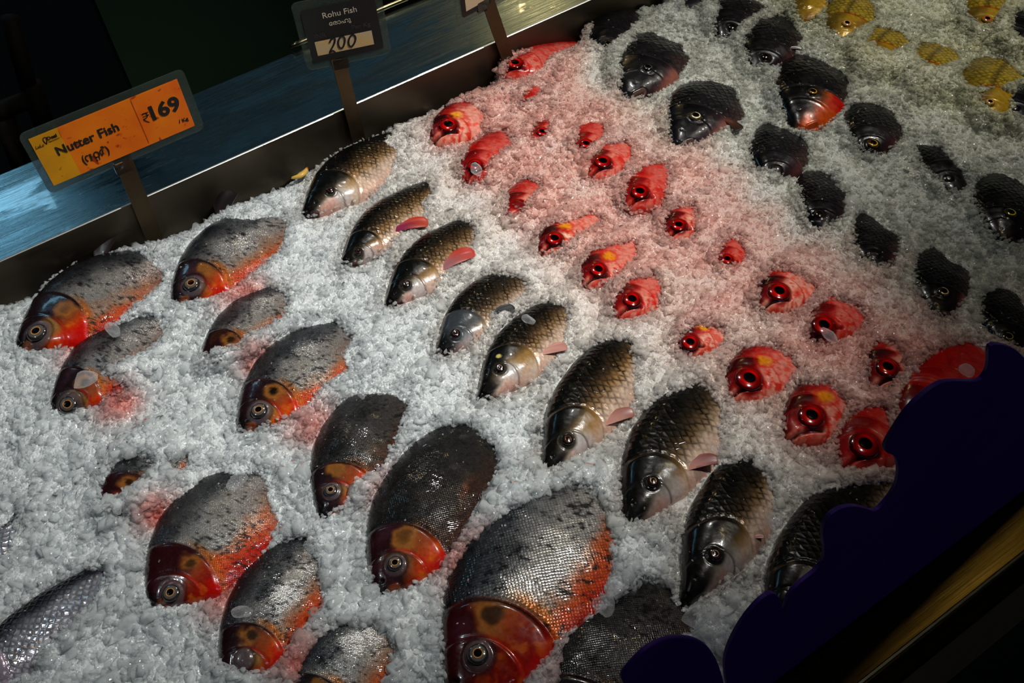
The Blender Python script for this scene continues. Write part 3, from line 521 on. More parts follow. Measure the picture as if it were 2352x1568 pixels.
    if o.get('fin'):
        b, tip, cA, cB = o['fin']
        wb = onz(b, .024); wt = onz(tip, .034)
        lb = (Mi @ np.append(wb, 1))[:3]; lt = (Mi @ np.append(wt, 1))[:3]
        p, nn = surf(lb[0], lb[1]); d = lt - lb; ln = float(np.hypot(d[0], d[1])) * 1.08
        make_fin('side_fin', root, (p[0], p[1], p[2] - .0015), math.atan2(d[1], d[0]), ln, .29, cA, cB, zlift=.30, seed=k)
    if o.get('dorsal'):
        xb = .56 * L if o['dorsal'] == 1 else .50 * L; fl = .30 if o['dorsal'] == 1 else .2
        make_fin('back_fin', root, (xb, float(np.interp(xb / L, [0, .5, .6, .8, 1], [0, .25, .235, .12, .05])) * L * deep - .004, .0), math.radians(40), fl * L * (1.45 if fl > .25 else .9), .42, (.13, .03, .04), (.02, .02, .024), zlift=.62, seed=k)
    Wd = V @ Mn[:3, :3].T + Mn[:3, 3]
    BUILT.append(dict(k=k, sp=sp, W=Wd.reshape(m, n, 3)[:, :nt], polys=polys, root=root, L=L, o=o, deep=deep, e=e, h=h, er=er, M=Mn))
NODEEP = {10, 11, 12, 13, 14, 23}
for k, rec in enumerate(FISH): build_fish(k, rec)
# ---------------------------------------------------------------- the ice: a bed of crushed ice, heaped over everything not dug free
YB, YF = 1.183, .192                                   # rear and front walls of the tray
G = .0024; X0, X1 = -.62, 2.25
nx = int((X1 - X0) / G); ny = int((YB - YF) / G); gxs = X0 + (np.arange(nx) + .5) * G; gys = YF + (np.arange(ny) + .5) * G
GX, GY = np.meshgrid(gxs, gys, indexing='ij')
base = (fbm(GX * 9, GY * 9, 3, 3) - .5) * .022 + (fbm(GX * 30, GY * 30, 8, 2) - .5) * .009
edge_n = (fbm(GX * 22, GY * 4, 31, 3) - .5) * .03
base = base - .045 * sm(.040, .0, YB - GY + edge_n - .006) + .008 * sm(.16, .05, YB - GY) - .03 * sm(.05, .0, GY - YF - .02)
def blur(a, k):
    w = np.exp(-.5 * (np.arange(-3 * k, 3 * k + 1) / k) ** 2); w /= w.sum()
    a = np.apply_along_axis(lambda v: np.convolve(np.pad(v, 3 * k, 'edge'), w, 'valid'), 0, a)
    return np.apply_along_axis(lambda v: np.convolve(np.pad(v, 3 * k, 'edge'), w, 'valid'), 1, a)
def in_poly(px, py, poly):
    c = np.zeros(px.shape, bool); n = len(poly)
    for i in range(n):
        xa, ya = poly[i]; xb, yb = poly[(i + 1) % n]
        if ya == yb: continue
        c ^= ((ya > py) != (yb > py)) & (px < (xb - xa) * (py - ya) / (yb - ya) + xa)
    return c
top = np.full((nx, ny), -1.0); cover = np.full((nx, ny), -1.0); open_ = np.zeros((nx, ny), bool); stain = np.zeros((nx, ny, 3))
STC = {'pacu': (.75, .16, .10), 'milk': None, 'rohu': (.80, .56, .42), 'red': (.88, .22, .18), 'dark': (.46, .40, .34), 'yellow': (.72, .62, .14)}
ragn = (fbm(GX * 90, GY * 90, 77, 2) - .5) * 26
tint = {k: np.zeros((nx, ny)) for k in STC}
for b in BUILT:
    W = b['W']
    # refine the fish surface to grid density
    Wf = W
    for _ in range(1):
        Wf = np.concatenate([Wf, (Wf[1:] + Wf[:-1]) / 2], 0)
    Wf = np.concatenate([Wf, (Wf[:, 1:] + Wf[:, :-1]) / 2], 1).reshape(-1, 3)
    ix = ((Wf[:, 0] - X0) / G).astype(int); iy = ((Wf[:, 1] - YF) / G).astype(int)
    ok = (ix >= 0) & (ix < nx) & (iy >= 0) & (iy < ny); ix, iy = ix[ok], iy[ok]; wz = Wf[ok, 2]
    if not len(ix): continue
    ft = np.full((nx, ny), -1.0); np.maximum.at(ft, (ix, iy), wz)
    # close pin holes
    for sx_, sy_ in ((1, 0), (-1, 0), (0, 1), (0, -1)):
        ft = np.where(ft < -.5, np.maximum(ft, np.roll(np.roll(ft, sx_, 0), sy_, 1)), ft)
    m = ft > -.5
    P = proj(np.stack([GX[m], GY[m], np.maximum(ft[m], base[m] - .004)], -1))
    jx = ragn[m] * min(1.0, b['L'] / .2) * .55
    ins = np.zeros(m.sum(), bool)
    for po in b['polys']:
        c_ = np.mean(po, 0); grow = [(p[0] + (p[0] - c_[0]) / (math.hypot(p[0] - c_[0], p[1] - c_[1]) + 1) * 7, p[1] + (p[1] - c_[1]) / (math.hypot(p[0] - c_[0], p[1] - c_[1]) + 1) * 7) for p in po]
        ins |= in_poly(P[:, 0] + jx, P[:, 1] - jx * .6, grow)
    mi = np.zeros((nx, ny), bool); mi[m] = ins
    b['mask'] = mi
    higher = m & (ft >= top)
    open_[higher] = mi[higher]; top = np.maximum(top, ft)
    cover = np.where(m & ~mi, np.maximum(cover, ft + .0075), cover)
    tint[b['sp']] = np.maximum(tint[b['sp']], m * 1.0)
hcov = np.maximum(base, cover)
hs = blur(hcov, 3); hs = np.maximum(hs, hcov - .008)
height = np.where(open_ & (top > base + .001), np.minimum(hs, top - .005), hs)
# meltwater colour soaked into the ice around the fish
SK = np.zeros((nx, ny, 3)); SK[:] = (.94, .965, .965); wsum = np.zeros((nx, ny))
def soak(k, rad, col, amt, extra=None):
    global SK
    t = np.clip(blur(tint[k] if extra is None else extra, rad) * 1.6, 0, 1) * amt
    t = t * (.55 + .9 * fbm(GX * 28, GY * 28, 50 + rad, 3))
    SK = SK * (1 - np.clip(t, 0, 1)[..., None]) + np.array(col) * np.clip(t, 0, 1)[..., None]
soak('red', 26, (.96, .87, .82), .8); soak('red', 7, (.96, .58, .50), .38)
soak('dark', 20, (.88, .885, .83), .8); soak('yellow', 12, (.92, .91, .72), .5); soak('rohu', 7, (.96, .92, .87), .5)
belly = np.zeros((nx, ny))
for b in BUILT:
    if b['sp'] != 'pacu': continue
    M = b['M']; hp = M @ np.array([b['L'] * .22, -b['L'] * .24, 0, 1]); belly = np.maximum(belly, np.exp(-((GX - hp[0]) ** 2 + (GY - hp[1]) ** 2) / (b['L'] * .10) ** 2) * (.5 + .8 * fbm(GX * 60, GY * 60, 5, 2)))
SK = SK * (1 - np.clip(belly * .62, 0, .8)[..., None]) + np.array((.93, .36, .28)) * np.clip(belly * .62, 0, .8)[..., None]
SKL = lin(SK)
def samp(arr, x, y):
    i = np.clip(((x - X0) / G).astype(int), 0, nx - 1); j = np.clip(((y - YF) / G).astype(int), 0, ny - 1); return arr[i, j]
# one irregular, slightly rounded flake; 14 kinds
def ico(sub):
    import bmesh
    bm = bmesh.new(); bmesh.ops.create_icosphere(bm, subdivisions=sub, radius=1)
    V = np.array([v.co[:] for v in bm.verts]); T = np.array([[v.index for v in f.verts] for f in bm.faces]); bm.free(); return V, T
def flake(sd):
    """a broken shard: convex, a dozen or so corners, flat faces"""
    import bmesh
    r = np.random.default_rng(sd); P = r.normal(size=(15, 3)); P /= np.linalg.norm(P, axis=1)[:, None]
    P = P * r.uniform(.82, 1.12, (15, 1)) * np.array([1, r.uniform(.55, .95), r.uniform(.24, .5)]) * 1.25
    bm = bmesh.new(); vs_ = [bm.verts.new(p) for p in P]; bmesh.ops.convex_hull(bm, input=vs_)
    for v in [v for v in bm.verts if not v.link_faces]: bm.verts.remove(v)
    bm.verts.ensure_lookup_table(); bm.verts.index_update()
    V = np.array([v.co[:] for v in bm.verts]); T = np.array([[v.index for v in f.verts] for f in bm.faces if len(f.verts) == 3]); bm.free(); return V, T
FL = [flake(s) for s in range(22)]
sp_g = .0050
cx = np.arange(X0, X1, sp_g); cy = np.arange(YF + .004, YB - .003, sp_g); QX, QY = np.meshgrid(cx, cy); QX = QX.ravel(); QY = QY.ravel()
lay = []
for layer in range(2):
    x = QX + rng.uniform(-.5, .5, QX.size) * sp_g * 1.4; y = np.clip(QY + rng.uniform(-.5, .5, QX.size) * sp_g * 1.4, YF + .004, YB - .004)
    lay.append(np.stack([x, y, samp(height, x, y) + (-.0012 if layer == 0 else .0004) + rng.normal(0, .0010, x.size)], -1))
slope = np.hypot(*np.gradient(height, G))
ii, jj = np.where(slope > .55); pr_ = np.clip(G * G / sp_g ** 2 * slope[ii, jj] * 2.2, 0, 1); kk = rng.random(len(ii)) < pr_; ii, jj = ii[kk], jj[kk]
lay.append(np.stack([gxs[ii] + rng.uniform(-.5, .5, len(ii)) * G, gys[jj] + rng.uniform(-.5, .5, len(ii)) * G, height[ii, jj] + rng.normal(.0005, .0015, len(ii))], -1))
# fine slush hugging the edges of the fish
ring_ = blur(open_.astype(float), 3); ii, jj = np.where((ring_ > .04) & ~(open_ & (top > base + .002))); kk = rng.random(len(ii)) < .30; ii, jj = ii[kk], jj[kk]
lay.append(np.stack([gxs[ii] + rng.uniform(-.5, .5, len(ii)) * G, gys[jj] + rng.uniform(-.5, .5, len(ii)) * G, height[ii, jj] + rng.normal(.0012, .0012, len(ii))], -1))
nmain = sum(len(a) for a in lay)
surf_z = np.where(open_ & (top > height), top, height)
ii, jj = np.where((ring_ > .12) & (ring_ < .66)); kk = rng.random(len(ii)) < .42; ii, jj = ii[kk], jj[kk]
lay.append(np.stack([gxs[ii] + rng.uniform(-.5, .5, len(ii)) * G, gys[jj] + rng.uniform(-.5, .5, len(ii)) * G, surf_z[ii, jj] + rng.normal(.0006, .0006, len(ii))], -1))
ii, jj = np.where(open_ & (top > height)); kk = rng.random(len(ii)) < .006; ii, jj = ii[kk], jj[kk]; ncr = len(ii)
lay.append(np.stack([gxs[ii], gys[jj], top[ii, jj] + .0003], -1))
Q = np.concatenate(lay); free_ = np.arange(len(Q)) >= nmain; crumb = np.arange(len(Q)) >= len(Q) - ncr
pp = proj(Q); near_ = (pp[:, 0] > -260) & (pp[:, 0] < 2620) & (pp[:, 1] > -260) & (pp[:, 1] < 1850)
Q = Q[near_]; pp = pp[near_]; free_ = free_[near_]; crumb = crumb[near_]
op = samp(open_.astype(float), Q[:, 0], Q[:, 1]); tp = samp(top, Q[:, 0], Q[:, 1])
keep = ~((op > .5) & (tp > Q[:, 2] - .0005)) | free_; Q = Q[keep]; pp = pp[keep]; free_ = free_[keep]; crumb = crumb[keep]
n = len(Q)
fine = sm(1250, 350, pp[:, 1] - .15 * pp[:, 0])          # finer ice towards the rear, coarser lumps at the front left
r = np.exp(rng.normal(0, .45, n)) * (.0041 - .0014 * fine)
bigm = rng.random(n) < (.12 - .085 * fine); r = np.where(bigm, r * rng.uniform(1.5, 2.3, n), r); r = np.clip(r, .002, .0125)
# do not let lumps bite into free fish
hide = samp(blur(open_.astype(float), 2), Q[:, 0], Q[:, 1]); r = np.where(hide > .25, np.minimum(r, .0034), r); r = np.where(free_, np.minimum(r, .0036), r); r = np.where(crumb, r * .38, r)
Q[:, 2] -= np.where(bigm, r * .25, 0)
ax_ = rng.normal(size=(n, 3)) * np.array([1, 1, .0]) ; ax_ /= np.linalg.norm(ax_, axis=1)[:, None]
tilt = np.abs(rng.normal(0, .55, n)); spin = rng.uniform(0, 2 * math.pi, n)
ct, st = np.cos(tilt), np.sin(tilt); ux, uy = ax_[:, 0], ax_[:, 1]
Rt = np.empty((n, 3, 3)); Rt[:, 0, 0] = ct + ux * ux * (1 - ct); Rt[:, 0, 1] = ux * uy * (1 - ct); Rt[:, 0, 2] = uy * st
Rt[:, 1, 0] = ux * uy * (1 - ct); Rt[:, 1, 1] = ct + uy * uy * (1 - ct); Rt[:, 1, 2] = -ux * st; Rt[:, 2, 0] = -uy * st; Rt[:, 2, 1] = ux * st; Rt[:, 2, 2] = ct
cs, ss = np.cos(spin), np.sin(spin); Rs = np.zeros((n, 3, 3)); Rs[:, 0, 0] = cs; Rs[:, 0, 1] = -ss; Rs[:, 1, 0] = ss; Rs[:, 1, 1] = cs; Rs[:, 2, 2] = 1
RR = (Rt @ Rs) * r[:, None, None]
kind = rng.integers(0, len(FL), n)
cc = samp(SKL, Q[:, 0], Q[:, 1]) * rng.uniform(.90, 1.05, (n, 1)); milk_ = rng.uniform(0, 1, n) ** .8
AV = []; AT = []; AC = []; AX = []; nv0 = 0
for k in range(len(FL)):
    m = kind == k; Vk, Tk = FL[k]; v = np.einsum('nij,vj->nvi', RR[m], Vk).astype(np.float32) + Q[m][:, None, :].astype(np.float32); c = m.sum()
    AV.append(v.reshape(-1, 3)); AT.append((Tk[None] + (np.arange(c) * len(Vk))[:, None, None] + nv0).reshape(-1, 3).astype(np.int32)); nv0 += c * len(Vk)
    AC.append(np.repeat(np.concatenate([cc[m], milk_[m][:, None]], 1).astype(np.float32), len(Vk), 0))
AV = np.concatenate(AV); AT = np.concatenate(AT); AC = np.concatenate(AC)
def ice_mat(name, trans, clear=False):
    N_ = NT(name); N_.n.remove(N_.b)
    col = N_.add('ShaderNodeAttribute', attribute_name='Col').outputs['Color']
    geo = N_.add('ShaderNodeNewGeometry').outputs['Position']
    nz_ = N_.add('ShaderNodeTexNoise', i={'Vector': geo, 'Scale': 380.0, 'Detail': 2.0}).outputs[0]
    bp = N_.add('ShaderNodeBump', i={'Strength': .28, 'Distance': .0012, 'Height': nz_}).outputs[0]
    df = N_.add('ShaderNodeBsdfDiffuse', i={'Color': col, 'Normal': bp}).outputs[0]
    tr = N_.add('ShaderNodeBsdfTranslucent', i={'Color': col}).outputs[0]
    a = N_.add('ShaderNodeMixShader', i={0: .34, 1: df, 2: tr}).outputs[0]
    if clear: thru = N_.add('ShaderNodeBsdfRefraction', i={'Color': (.99, .99, 1, 1), 'Roughness': .04, 'IOR': 1.31, 'Normal': bp}).outputs[0]
    else: thru = N_.add('ShaderNodeBsdfTransparent', i={'Color': (.99, .99, .995, 1)}).outputs[0]
    big = N_.add('ShaderNodeAttribute', attribute_name='Col').outputs['Alpha']          # how milky each flake is
    f = N_.add('ShaderNodeMapRange', i={0: big, 1: 0.0, 2: 1.0, 3: trans * .70, 4: min(.97, trans * 1.25)}).outputs[0]
    lw = N_.add('ShaderNodeLayerWeight', i={'Blend': .30}).outputs['Facing']      # light travels further through the rim of a flake: whiter there
    f = N_.math('MULTIPLY', f, N_.math('SUBTRACT', 1.0, N_.math('MULTIPLY', lw, .6)), clamp=True)
    b_ = N_.add('ShaderNodeMixShader', i={0: f, 1: a, 2: thru}).outputs[0]
    sp2 = N_.add('ShaderNodeBsdfGlossy', i={'Color': (1, 1, 1, 1), 'Roughness': .07, 'Normal': bp}).outputs[0]
    back_ = N_.add('ShaderNodeNewGeometry').outputs['Backfacing']
    fr = N_.math('MULTIPLY', N_.add('ShaderNodeFresnel', i={'IOR': 1.36}).outputs[0], N_.math('SUBTRACT', 1.0, back_))
    c_ = N_.add('ShaderNodeMixShader', i={0: fr, 1: b_, 2: sp2}).outputs[0]
    N_.link(c_, N_.out.inputs[0]); return N_.m
MAT['ice'] = ice_mat('crushed_ice', .80); MAT['clear'] = ice_mat('clear_ice', .97)
def packed():
    n = NT('packed_ice'); col = n.add('ShaderNodeAttribute', attribute_name='Col').outputs['Color']
    g_ = n.add('ShaderNodeNewGeometry').outputs['Position']; vo = n.add('ShaderNodeTexVoronoi', i={'Vector': g_, 'Scale': 330.0}).outputs['Distance']
    n.set(Base_Color=n.mix(1.0, col, (.82, .82, .82, 1), 'MULTIPLY'), Roughness=.12, Normal=n.add('ShaderNodeBump', i={'Strength': .6, 'Distance': .003, 'Height': vo}).outputs[0]); return n.m
MAT['packed'] = packed()
icing = mesh_np('crushed_ice', AV, AT, MAT['ice'], cols=AC, smooth=False); del AV, AT, AC, RR, Rt, Rs
tag(icing, 'crushed ice heaped around the fish in the display tray', 'ice', None, 'stuff')
# densely packed ice beneath the loose flakes
st_ = 1; hx = height[::st_, ::st_]; PX = GX[::st_, ::st_]; PY = GY[::st_, ::st_]; m_, n_ = hx.shape
PV = np.stack([PX, PY, hx + .0007 + (fbm(PX * 150, PY * 150, 91, 2) - .5) * .0045], -1).reshape(-1, 3); I_ = np.arange(m_ * n_).reshape(m_, n_)
PF = np.stack([I_[:-1, :-1], I_[1:, :-1], I_[1:, 1:], I_[:-1, 1:]], -1).reshape(-1, 4)
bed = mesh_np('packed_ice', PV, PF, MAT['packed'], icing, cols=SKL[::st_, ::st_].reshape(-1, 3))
bed['kind'] = 'stuff'
print('flakes', n)
# ---------------------------------------------------------------- loose lumps of ice one can single out
BV, BT = ico(4)
def lump(px, rad_px, z, asp, label, sd, parent=None, thick=.5):
    p = onz(px, z); d = np.linalg.norm(p - CAM); r = rad_px * d / F; q = np.random.default_rng(sd); V = BV.copy()
    for _ in range(11):
        n = nz(q.normal(size=3)); dd_ = q.uniform(.6, .85); dd = V @ n; V = V - np.where(dd > dd_, dd - dd_, 0)[:, None] * n * .85
    V = V * (1 + .16 * (fbm(V[:, 0:1] * 2 + 5, V[:, 1:2] * 2 + V[:, 2:3] * 1.7 + 9, sd, 2) - .5)) * np.array([1, asp, thick])
    a = q.uniform(0, 3.14); c, s_ = math.cos(a), math.sin(a); V = V @ np.array([[c, s_, 0], [-s_, c, 0], [0, 0, 1]]) * r + p
    o = mesh_np('ice_lump', V, BT, MAT['clear'], cols=np.tile(np.append(lin([.93, .95, .96]), .8), (len(V), 1)))
    return tag(o, label, 'ice', 'loose lumps of ice on the fish')
LUMPS = [((196, 872), 30, .046, .8, 'round clear ice chunk frozen onto the cheek of the half buried silver fish'), ((258, 758), 28, .050, .5, 'flat clear ice flake on the back of the half buried silver fish'),
 ((375, 605), 17, .03, 1, 'rounded ice pebble between the two silver fish nearest the orange sign'), ((1215, 735), 20, .045, .6, 'flat ice flake on the scales of the open mouthed carp'),
 ((1388, 1388), 30, .050, .9, 'round glassy ice lump on the dark flank beside the purple divider'), ((1420, 1345), 34, .042, .7, 'cluster of small wet ice bits above the round glassy lump'),
 ((830, 905), 16, .046, .6, 'small ice pebble beside the tail end of the dark grey fish with yellow face'), ((1780, 1195), 24, .038, .9, 'clear pointed ice lump beside the cheek of the lowest large carp'),
 ((1595, 1415), 34, .030, .8, 'large pale ice lump near the chin of the lowest large carp'), ((1632, 1447), 38, .022, .8, 'biggest smooth ice lump between the two purple lobes'),
 ((1660, 1430), 22, .034, .8, 'jagged ice lump touching the purple divider'), ((325, 1115), 24, .05, .55, 'slab of ice leaning on the nearly buried fish'),
 ((270, 1165), 22, .035, .5, 'upright ice sliver at the nearly buried fish'), ((545, 1105), 26, .06, .7, 'clear ice patch on the back of the shining silver fish'),
 ((555, 1405), 24, .05, .7, 'wet ice chunk above the head of the fish with red breast'), ((1905, 768), 24, .034, .5, 'pink tinged ice chip under a red eye at the right'),
 ((1093, 388), 24, .030, .5, 'ice chip frozen over the eye of a red fish near the leftmost one'), ((1645, 1030), 14, .052, .8, 'wet ice bit on the fin tip of the large amber headed carp'),
 ((2222, 852), 20, .05, .8, 'droplet like ice bit on the smooth red back'), ((70, 1500), 12, .055, .8, 'clear ice bit on the gill cover in the bottom left corner')]
for i, l in enumerate(LUMPS): lump(l[0], l[1], l[2], l[3], l[4], 40 + i)
# yellow scrap on the ice near the rear wall
v = ico(3)[0]; p = onz((693, 401), .016); rr = .0105
VV = v * np.array([1.5, .42, .35]) * (1 + .3 * (fbm(v[:, 0] * 3 + 4, v[:, 1] * 3 + 7, 3)[:, None] - .5)); VV[:, 1] += .25 * VV[:, 0] ** 2
a = math.radians(10); VV = VV @ np.array([[math.cos(a), math.sin(a), 0], [-math.sin(a), math.cos(a), 0], [0, 0, 1]]) * rr + p
cY = mixc(np.tile((.88, .70, .32), (len(v), 1)), (.12, .08, .03), sm(.6, .7, vn(v[:, 0] * 3 + 9, v[:, 1] * 3 + 3, 8))); cY = mixc(cY, (.45, .12, .08), sm(.7, .95, v[:, 0]))
tag(mesh_np('fish_scrap', VV, ico(3)[1], MAT['fin'], cols=lin(cY)), 'small yellow and brown scrap lying on the ice above the first carp', 'scrap')
# ---------------------------------------------------------------- steel tray, rear counter, front rim
def steel(name, c, rough, wet=0, dirs=(1, 60, 60), spec=1):
    n = NT(name); geo = n.add('ShaderNodeNewGeometry').outputs['Position']
    mp = n.add('ShaderNodeMapping', i={'Vector': geo, 'Scale': dirs}).outputs[0]
    br = n.add('ShaderNodeTexNoise', i={'Vector': mp, 'Scale': 9.0, 'Detail': 4.0}).outputs[0]
    sp_ = n.add('ShaderNodeTexNoise', i={'Vector': geo, 'Scale': 7.0, 'Detail': 4.0}).outputs[0]
    col = n.mix(n.math('MULTIPLY', sp_, .5), L3(*c), L3(c[0] * .6, c[1] * .58, c[2] * .5))
    r = n.math('MULTIPLY_ADD', br, .25, rough - .12)
    h = n.math('MULTIPLY', br, .3)
    bp = n.add('ShaderNodeBump', i={'Strength': .12, 'Distance': .002, 'Height': br}).outputs[0]
    n.set(Base_Color=col, Metallic=1.0, Roughness=r, Normal=bp)
    if wet:
        w = n.add('ShaderNodeTexNoise', i={'Vector': n.add('ShaderNodeMapping', i={'Vector': geo, 'Scale': (6, 16, 1)}).outputs[0], 'Scale': 1.0, 'Detail': 5.0, 'Roughness': .62}).outputs[0]
        wm = n.add('ShaderNodeMapRange', i={0: w, 1: .50, 2: .56}).outputs[0]
        n.set(Coat_Weight=n.math('MULTIPLY', wm, 1.0), Coat_Roughness=.03, Coat_IOR=1.4)
        n.set(Roughness=n.math('SUBTRACT', r, n.math('MULTIPLY', wm, rough * .25)))
    return n.m
M_counter = steel('wet_counter_steel', (.52, .58, .60), .24, 1, (1.5, 40, 1)); M_steel = steel('brushed_steel', (.44, .37, .20), .30); M_wall = steel('dull_steel', (.42, .38, .33), .42)  # rim steel tinted golden to stand for warm reflected light
M_dark = simple('dark_recess', (.05, .05, .05), .8)
ZR = .048
tray = empty('display_tray', (.8, .7, -.12)); tag(tray, 'long stainless steel tray holding the ice and fish', 'tray')
def part(o): o.parent = tray; o.matrix_parent_inverse = Matrix.Translation((-.8, -.7, .12)); return o
for nm, lo, hi, m in (('base', (-1.2, YF - .02, -.13), (3.0, YB + .012, -.118), M_wall), ('rear_wall', (-1.2, YB + .003, -.119), (3.0, YB + .006, ZR), M_wall), ('front_wall', (-1.2, .177, -.119), (3.0, .181, .040), M_wall)):
    part(box(nm, lo, hi, m))
def strip(name, prof_, x0, x1, mat, r=0):
    V = [(x0, y, z) for y, z in prof_] + [(x1, y, z) for y, z in prof_]; n = len(prof_)
    return mesh_py(name, V, [(i, (i + 1) % n, n + (i + 1) % n, n + i) for i in range(n)] + [tuple(range(n))[::-1], tuple(range(n, 2 * n))], mat)
# rounded bright lip where the counter turns down into the tray
a_ = np.linspace(0, math.pi / 2, 6)
part(strip('rear_lip', [(YB + .0065 - .0030 * math.sin(t), ZR - .0025 + .0025 * math.cos(t) + .0010) for t in a_] + [(YB + .0035, ZR - .0045), (YB + .0062, ZR - .0045)], -1.2, 3.0, simple('polished_lip', (.92, .92, .9), .36, 1)))
ct = box('rear_counter', (-1.2, YB + .0066, ZR - .03), (3.0, 1.372, ZR), M_counter, bevel=.0015); tag(ct, 'wet stainless steel ledge running behind the ice, reflecting blue light', 'counter')
# front rim: flat top, bright outer edge, rolled skirt
fr = empty('front_rim', (.5, .16, .0)); tag(fr, 'steel rim tinted with warm light along the front of the display, dotted with water drops', 'rim')
def fpart(o): o.parent = fr; o.matrix_parent_inverse = Matrix.Translation((-.5, -.16, 0)); return o
fpart(box('top_plate', (-.6, .1405, .042), (3.0, .1768, .0475), M_steel, bevel=.001))
fpart(strip('outer_edge', [(.1405, .0405), (.1385, .0415), (.1375, .0445), (.1385, .0475), (.1405, .0482)], -.6, 3.0, simple('pale_edge', (.85, .78, .60), .34, 1)))  # edge metal paler than the top plate
fpart(strip('skirt', [(.1402, .0402), (.128, .012), (.127, .012), (.1372, .0402)], -.6, 3.0, M_steel))
fb = box('cabinet_front', (-1.2, .10, -.95), (3.0, .124, .008), simple('dark_teal_panel', (.05, .09, .11), .6)); tag(fb, 'dark cabinet front below the steel rim', 'cabinet')
# drops on the rim
dv = BV[BV[:, 2] > -.12]; idx = {i: j for j, i in enumerate(np.where(BV[:, 2] > -.12)[0])}; dt = np.array([[idx[a] for a in t] for t in BT if all(a in idx for a in t)])
M_water = NT('water'); M_water.set(Base_Color=(1, 1, 1, 1), Roughness=.02, Transmission_Weight=1.0, IOR=1.33); M_water = M_water.m
DR = []; q = np.random.default_rng(5)
for (x, y, n_, sx, sy) in ((1845, 1540, 4, 26, 12), (1895, 1500, 4, 20, 18), (2035, 1425, 6, 26, 16), (2080, 1385, 7, 26, 16), (2130, 1340, 9, 30, 16), (2170, 1300, 9, 26, 14), (2215, 1262, 5, 20, 10)):
    for _ in range(n_): DR.append((x + q.normal() * sx * .6, y + q.normal() * sy * .6 + 2, q.uniform(2, 6.5)))
for x, y, rpx in DR:
    p = onz((x, y), .0475)
    if not (.146 < p[1] < .173): continue
    r_ = rpx * np.linalg.norm(p - CAM) / F * .8; V = dv * np.array([r_ * .8, r_ * q.uniform(1, 1.5), r_ * .45]) + p
    o = mesh_np('water_drop', V, dt, M_water); fpart(o)
# ---------------------------------------------------------------- purple wavy dividers standing along the front of the ice
YD = .188
W1 = [(2500, 960), (2400, 880), (2352, 822), (2330, 799), (2300, 788), (2275, 787), (2266, 800), (2268, 830), (2262, 855), (2245, 874), (2200, 871), (2158, 873), (2115, 903), (2077, 942), (2046, 990), (2028, 1022), (2030, 1036), (2055, 1043), (2062, 1075), (2058, 1105), (2045, 1132), (2020, 1162), (2006, 1172), (1985, 1164), (1960, 1158), (1932, 1162), (1908, 1175), (1890, 1197), (1886, 1225), (1892, 1253), (1890, 1282), (1872, 1307), (1832, 1337), (1810, 1361), (1802, 1385), (1798, 1408), (1792, 1380), (1782, 1362), (1768, 1357), (1742, 1374), (1712, 1408), (1686, 1448), (1666, 1492), (1661, 1530), (1668, 1575), (1680, 1640), (1700, 1720)]
W2 = [(1668, 1600), (1652, 1528), (1628, 1484), (1600, 1464), (1560, 1458), (1522, 1463), (1480, 1486), (1448, 1518), (1427, 1545), (1424, 1556), (1434, 1568), (1440, 1620)]
def mat_purple():
    n = NT('purple_plastic'); g_ = n.add('ShaderNodeNewGeometry').outputs['Position']
    ns = n.add('ShaderNodeTexNoise', i={'Vector': g_, 'Scale': 14.0, 'Detail': 3.0}).outputs[0]
    n.set(Base_Color=n.mix(ns, L3(.22, .12, .46), L3(.26, .13, .52)), Roughness=.6, Specular_IOR_Level=.25); return n.m
MP = mat_purple()
def smoothc(P, it=2):
    for _ in range(it):
        Qn = [P[0]]
        for a, b in zip(P[:-1], P[1:]): Qn += [a * .75 + b * .25, a * .25 + b * .75]
        P = np.array(Qn + [P[-1]])
    return P
def divider(pts, y, label, zb=-.06):
    P = smoothc(np.array([ony(p, y) for p in pts])[:, [0, 2]]); n = len(P); th = .0035
    # column the sheet into quads between wavy edge and straight foot
    import bmesh
    bm = bmesh.new(); ring = [bm.verts.new((x, y - th / 2, z)) for x, z in P]
    ring += [bm.verts.new((P[-1][0] - .0, y - th / 2, zb)), bm.verts.new((P[0][0] + .0, y - th / 2, zb))]
    f = bm.faces.new(ring); r = bmesh.ops.extrude_face_region(bm, geom=[f])
    for v_ in r['geom']:
        if isinstance(v_, bmesh.types.BMVert): v_.co.y += th
    bmesh.ops.recalc_face_normals(bm, faces=bm.faces)
    me = bpy.data.meshes.new('wave_divider'); bm.to_mesh(me); bm.free(); me.materials.append(MP)
    o = bpy.data.objects.new('wave_divider', me); COL.objects.link(o)
    b = o.modifiers.new('b', 'BEVEL'); b.width = .0012; b.segments = 2; b.limit_method = 'ANGLE'; b.angle_limit = math.radians(60)
    return tag(o, label, 'divider', 'purple wavy dividers')
divider(W1, YD, 'long purple plastic divider with a wavy upper edge at the lower right')
divider(W2, YD - .0045, 'small rounded purple lobe at the bottom edge')
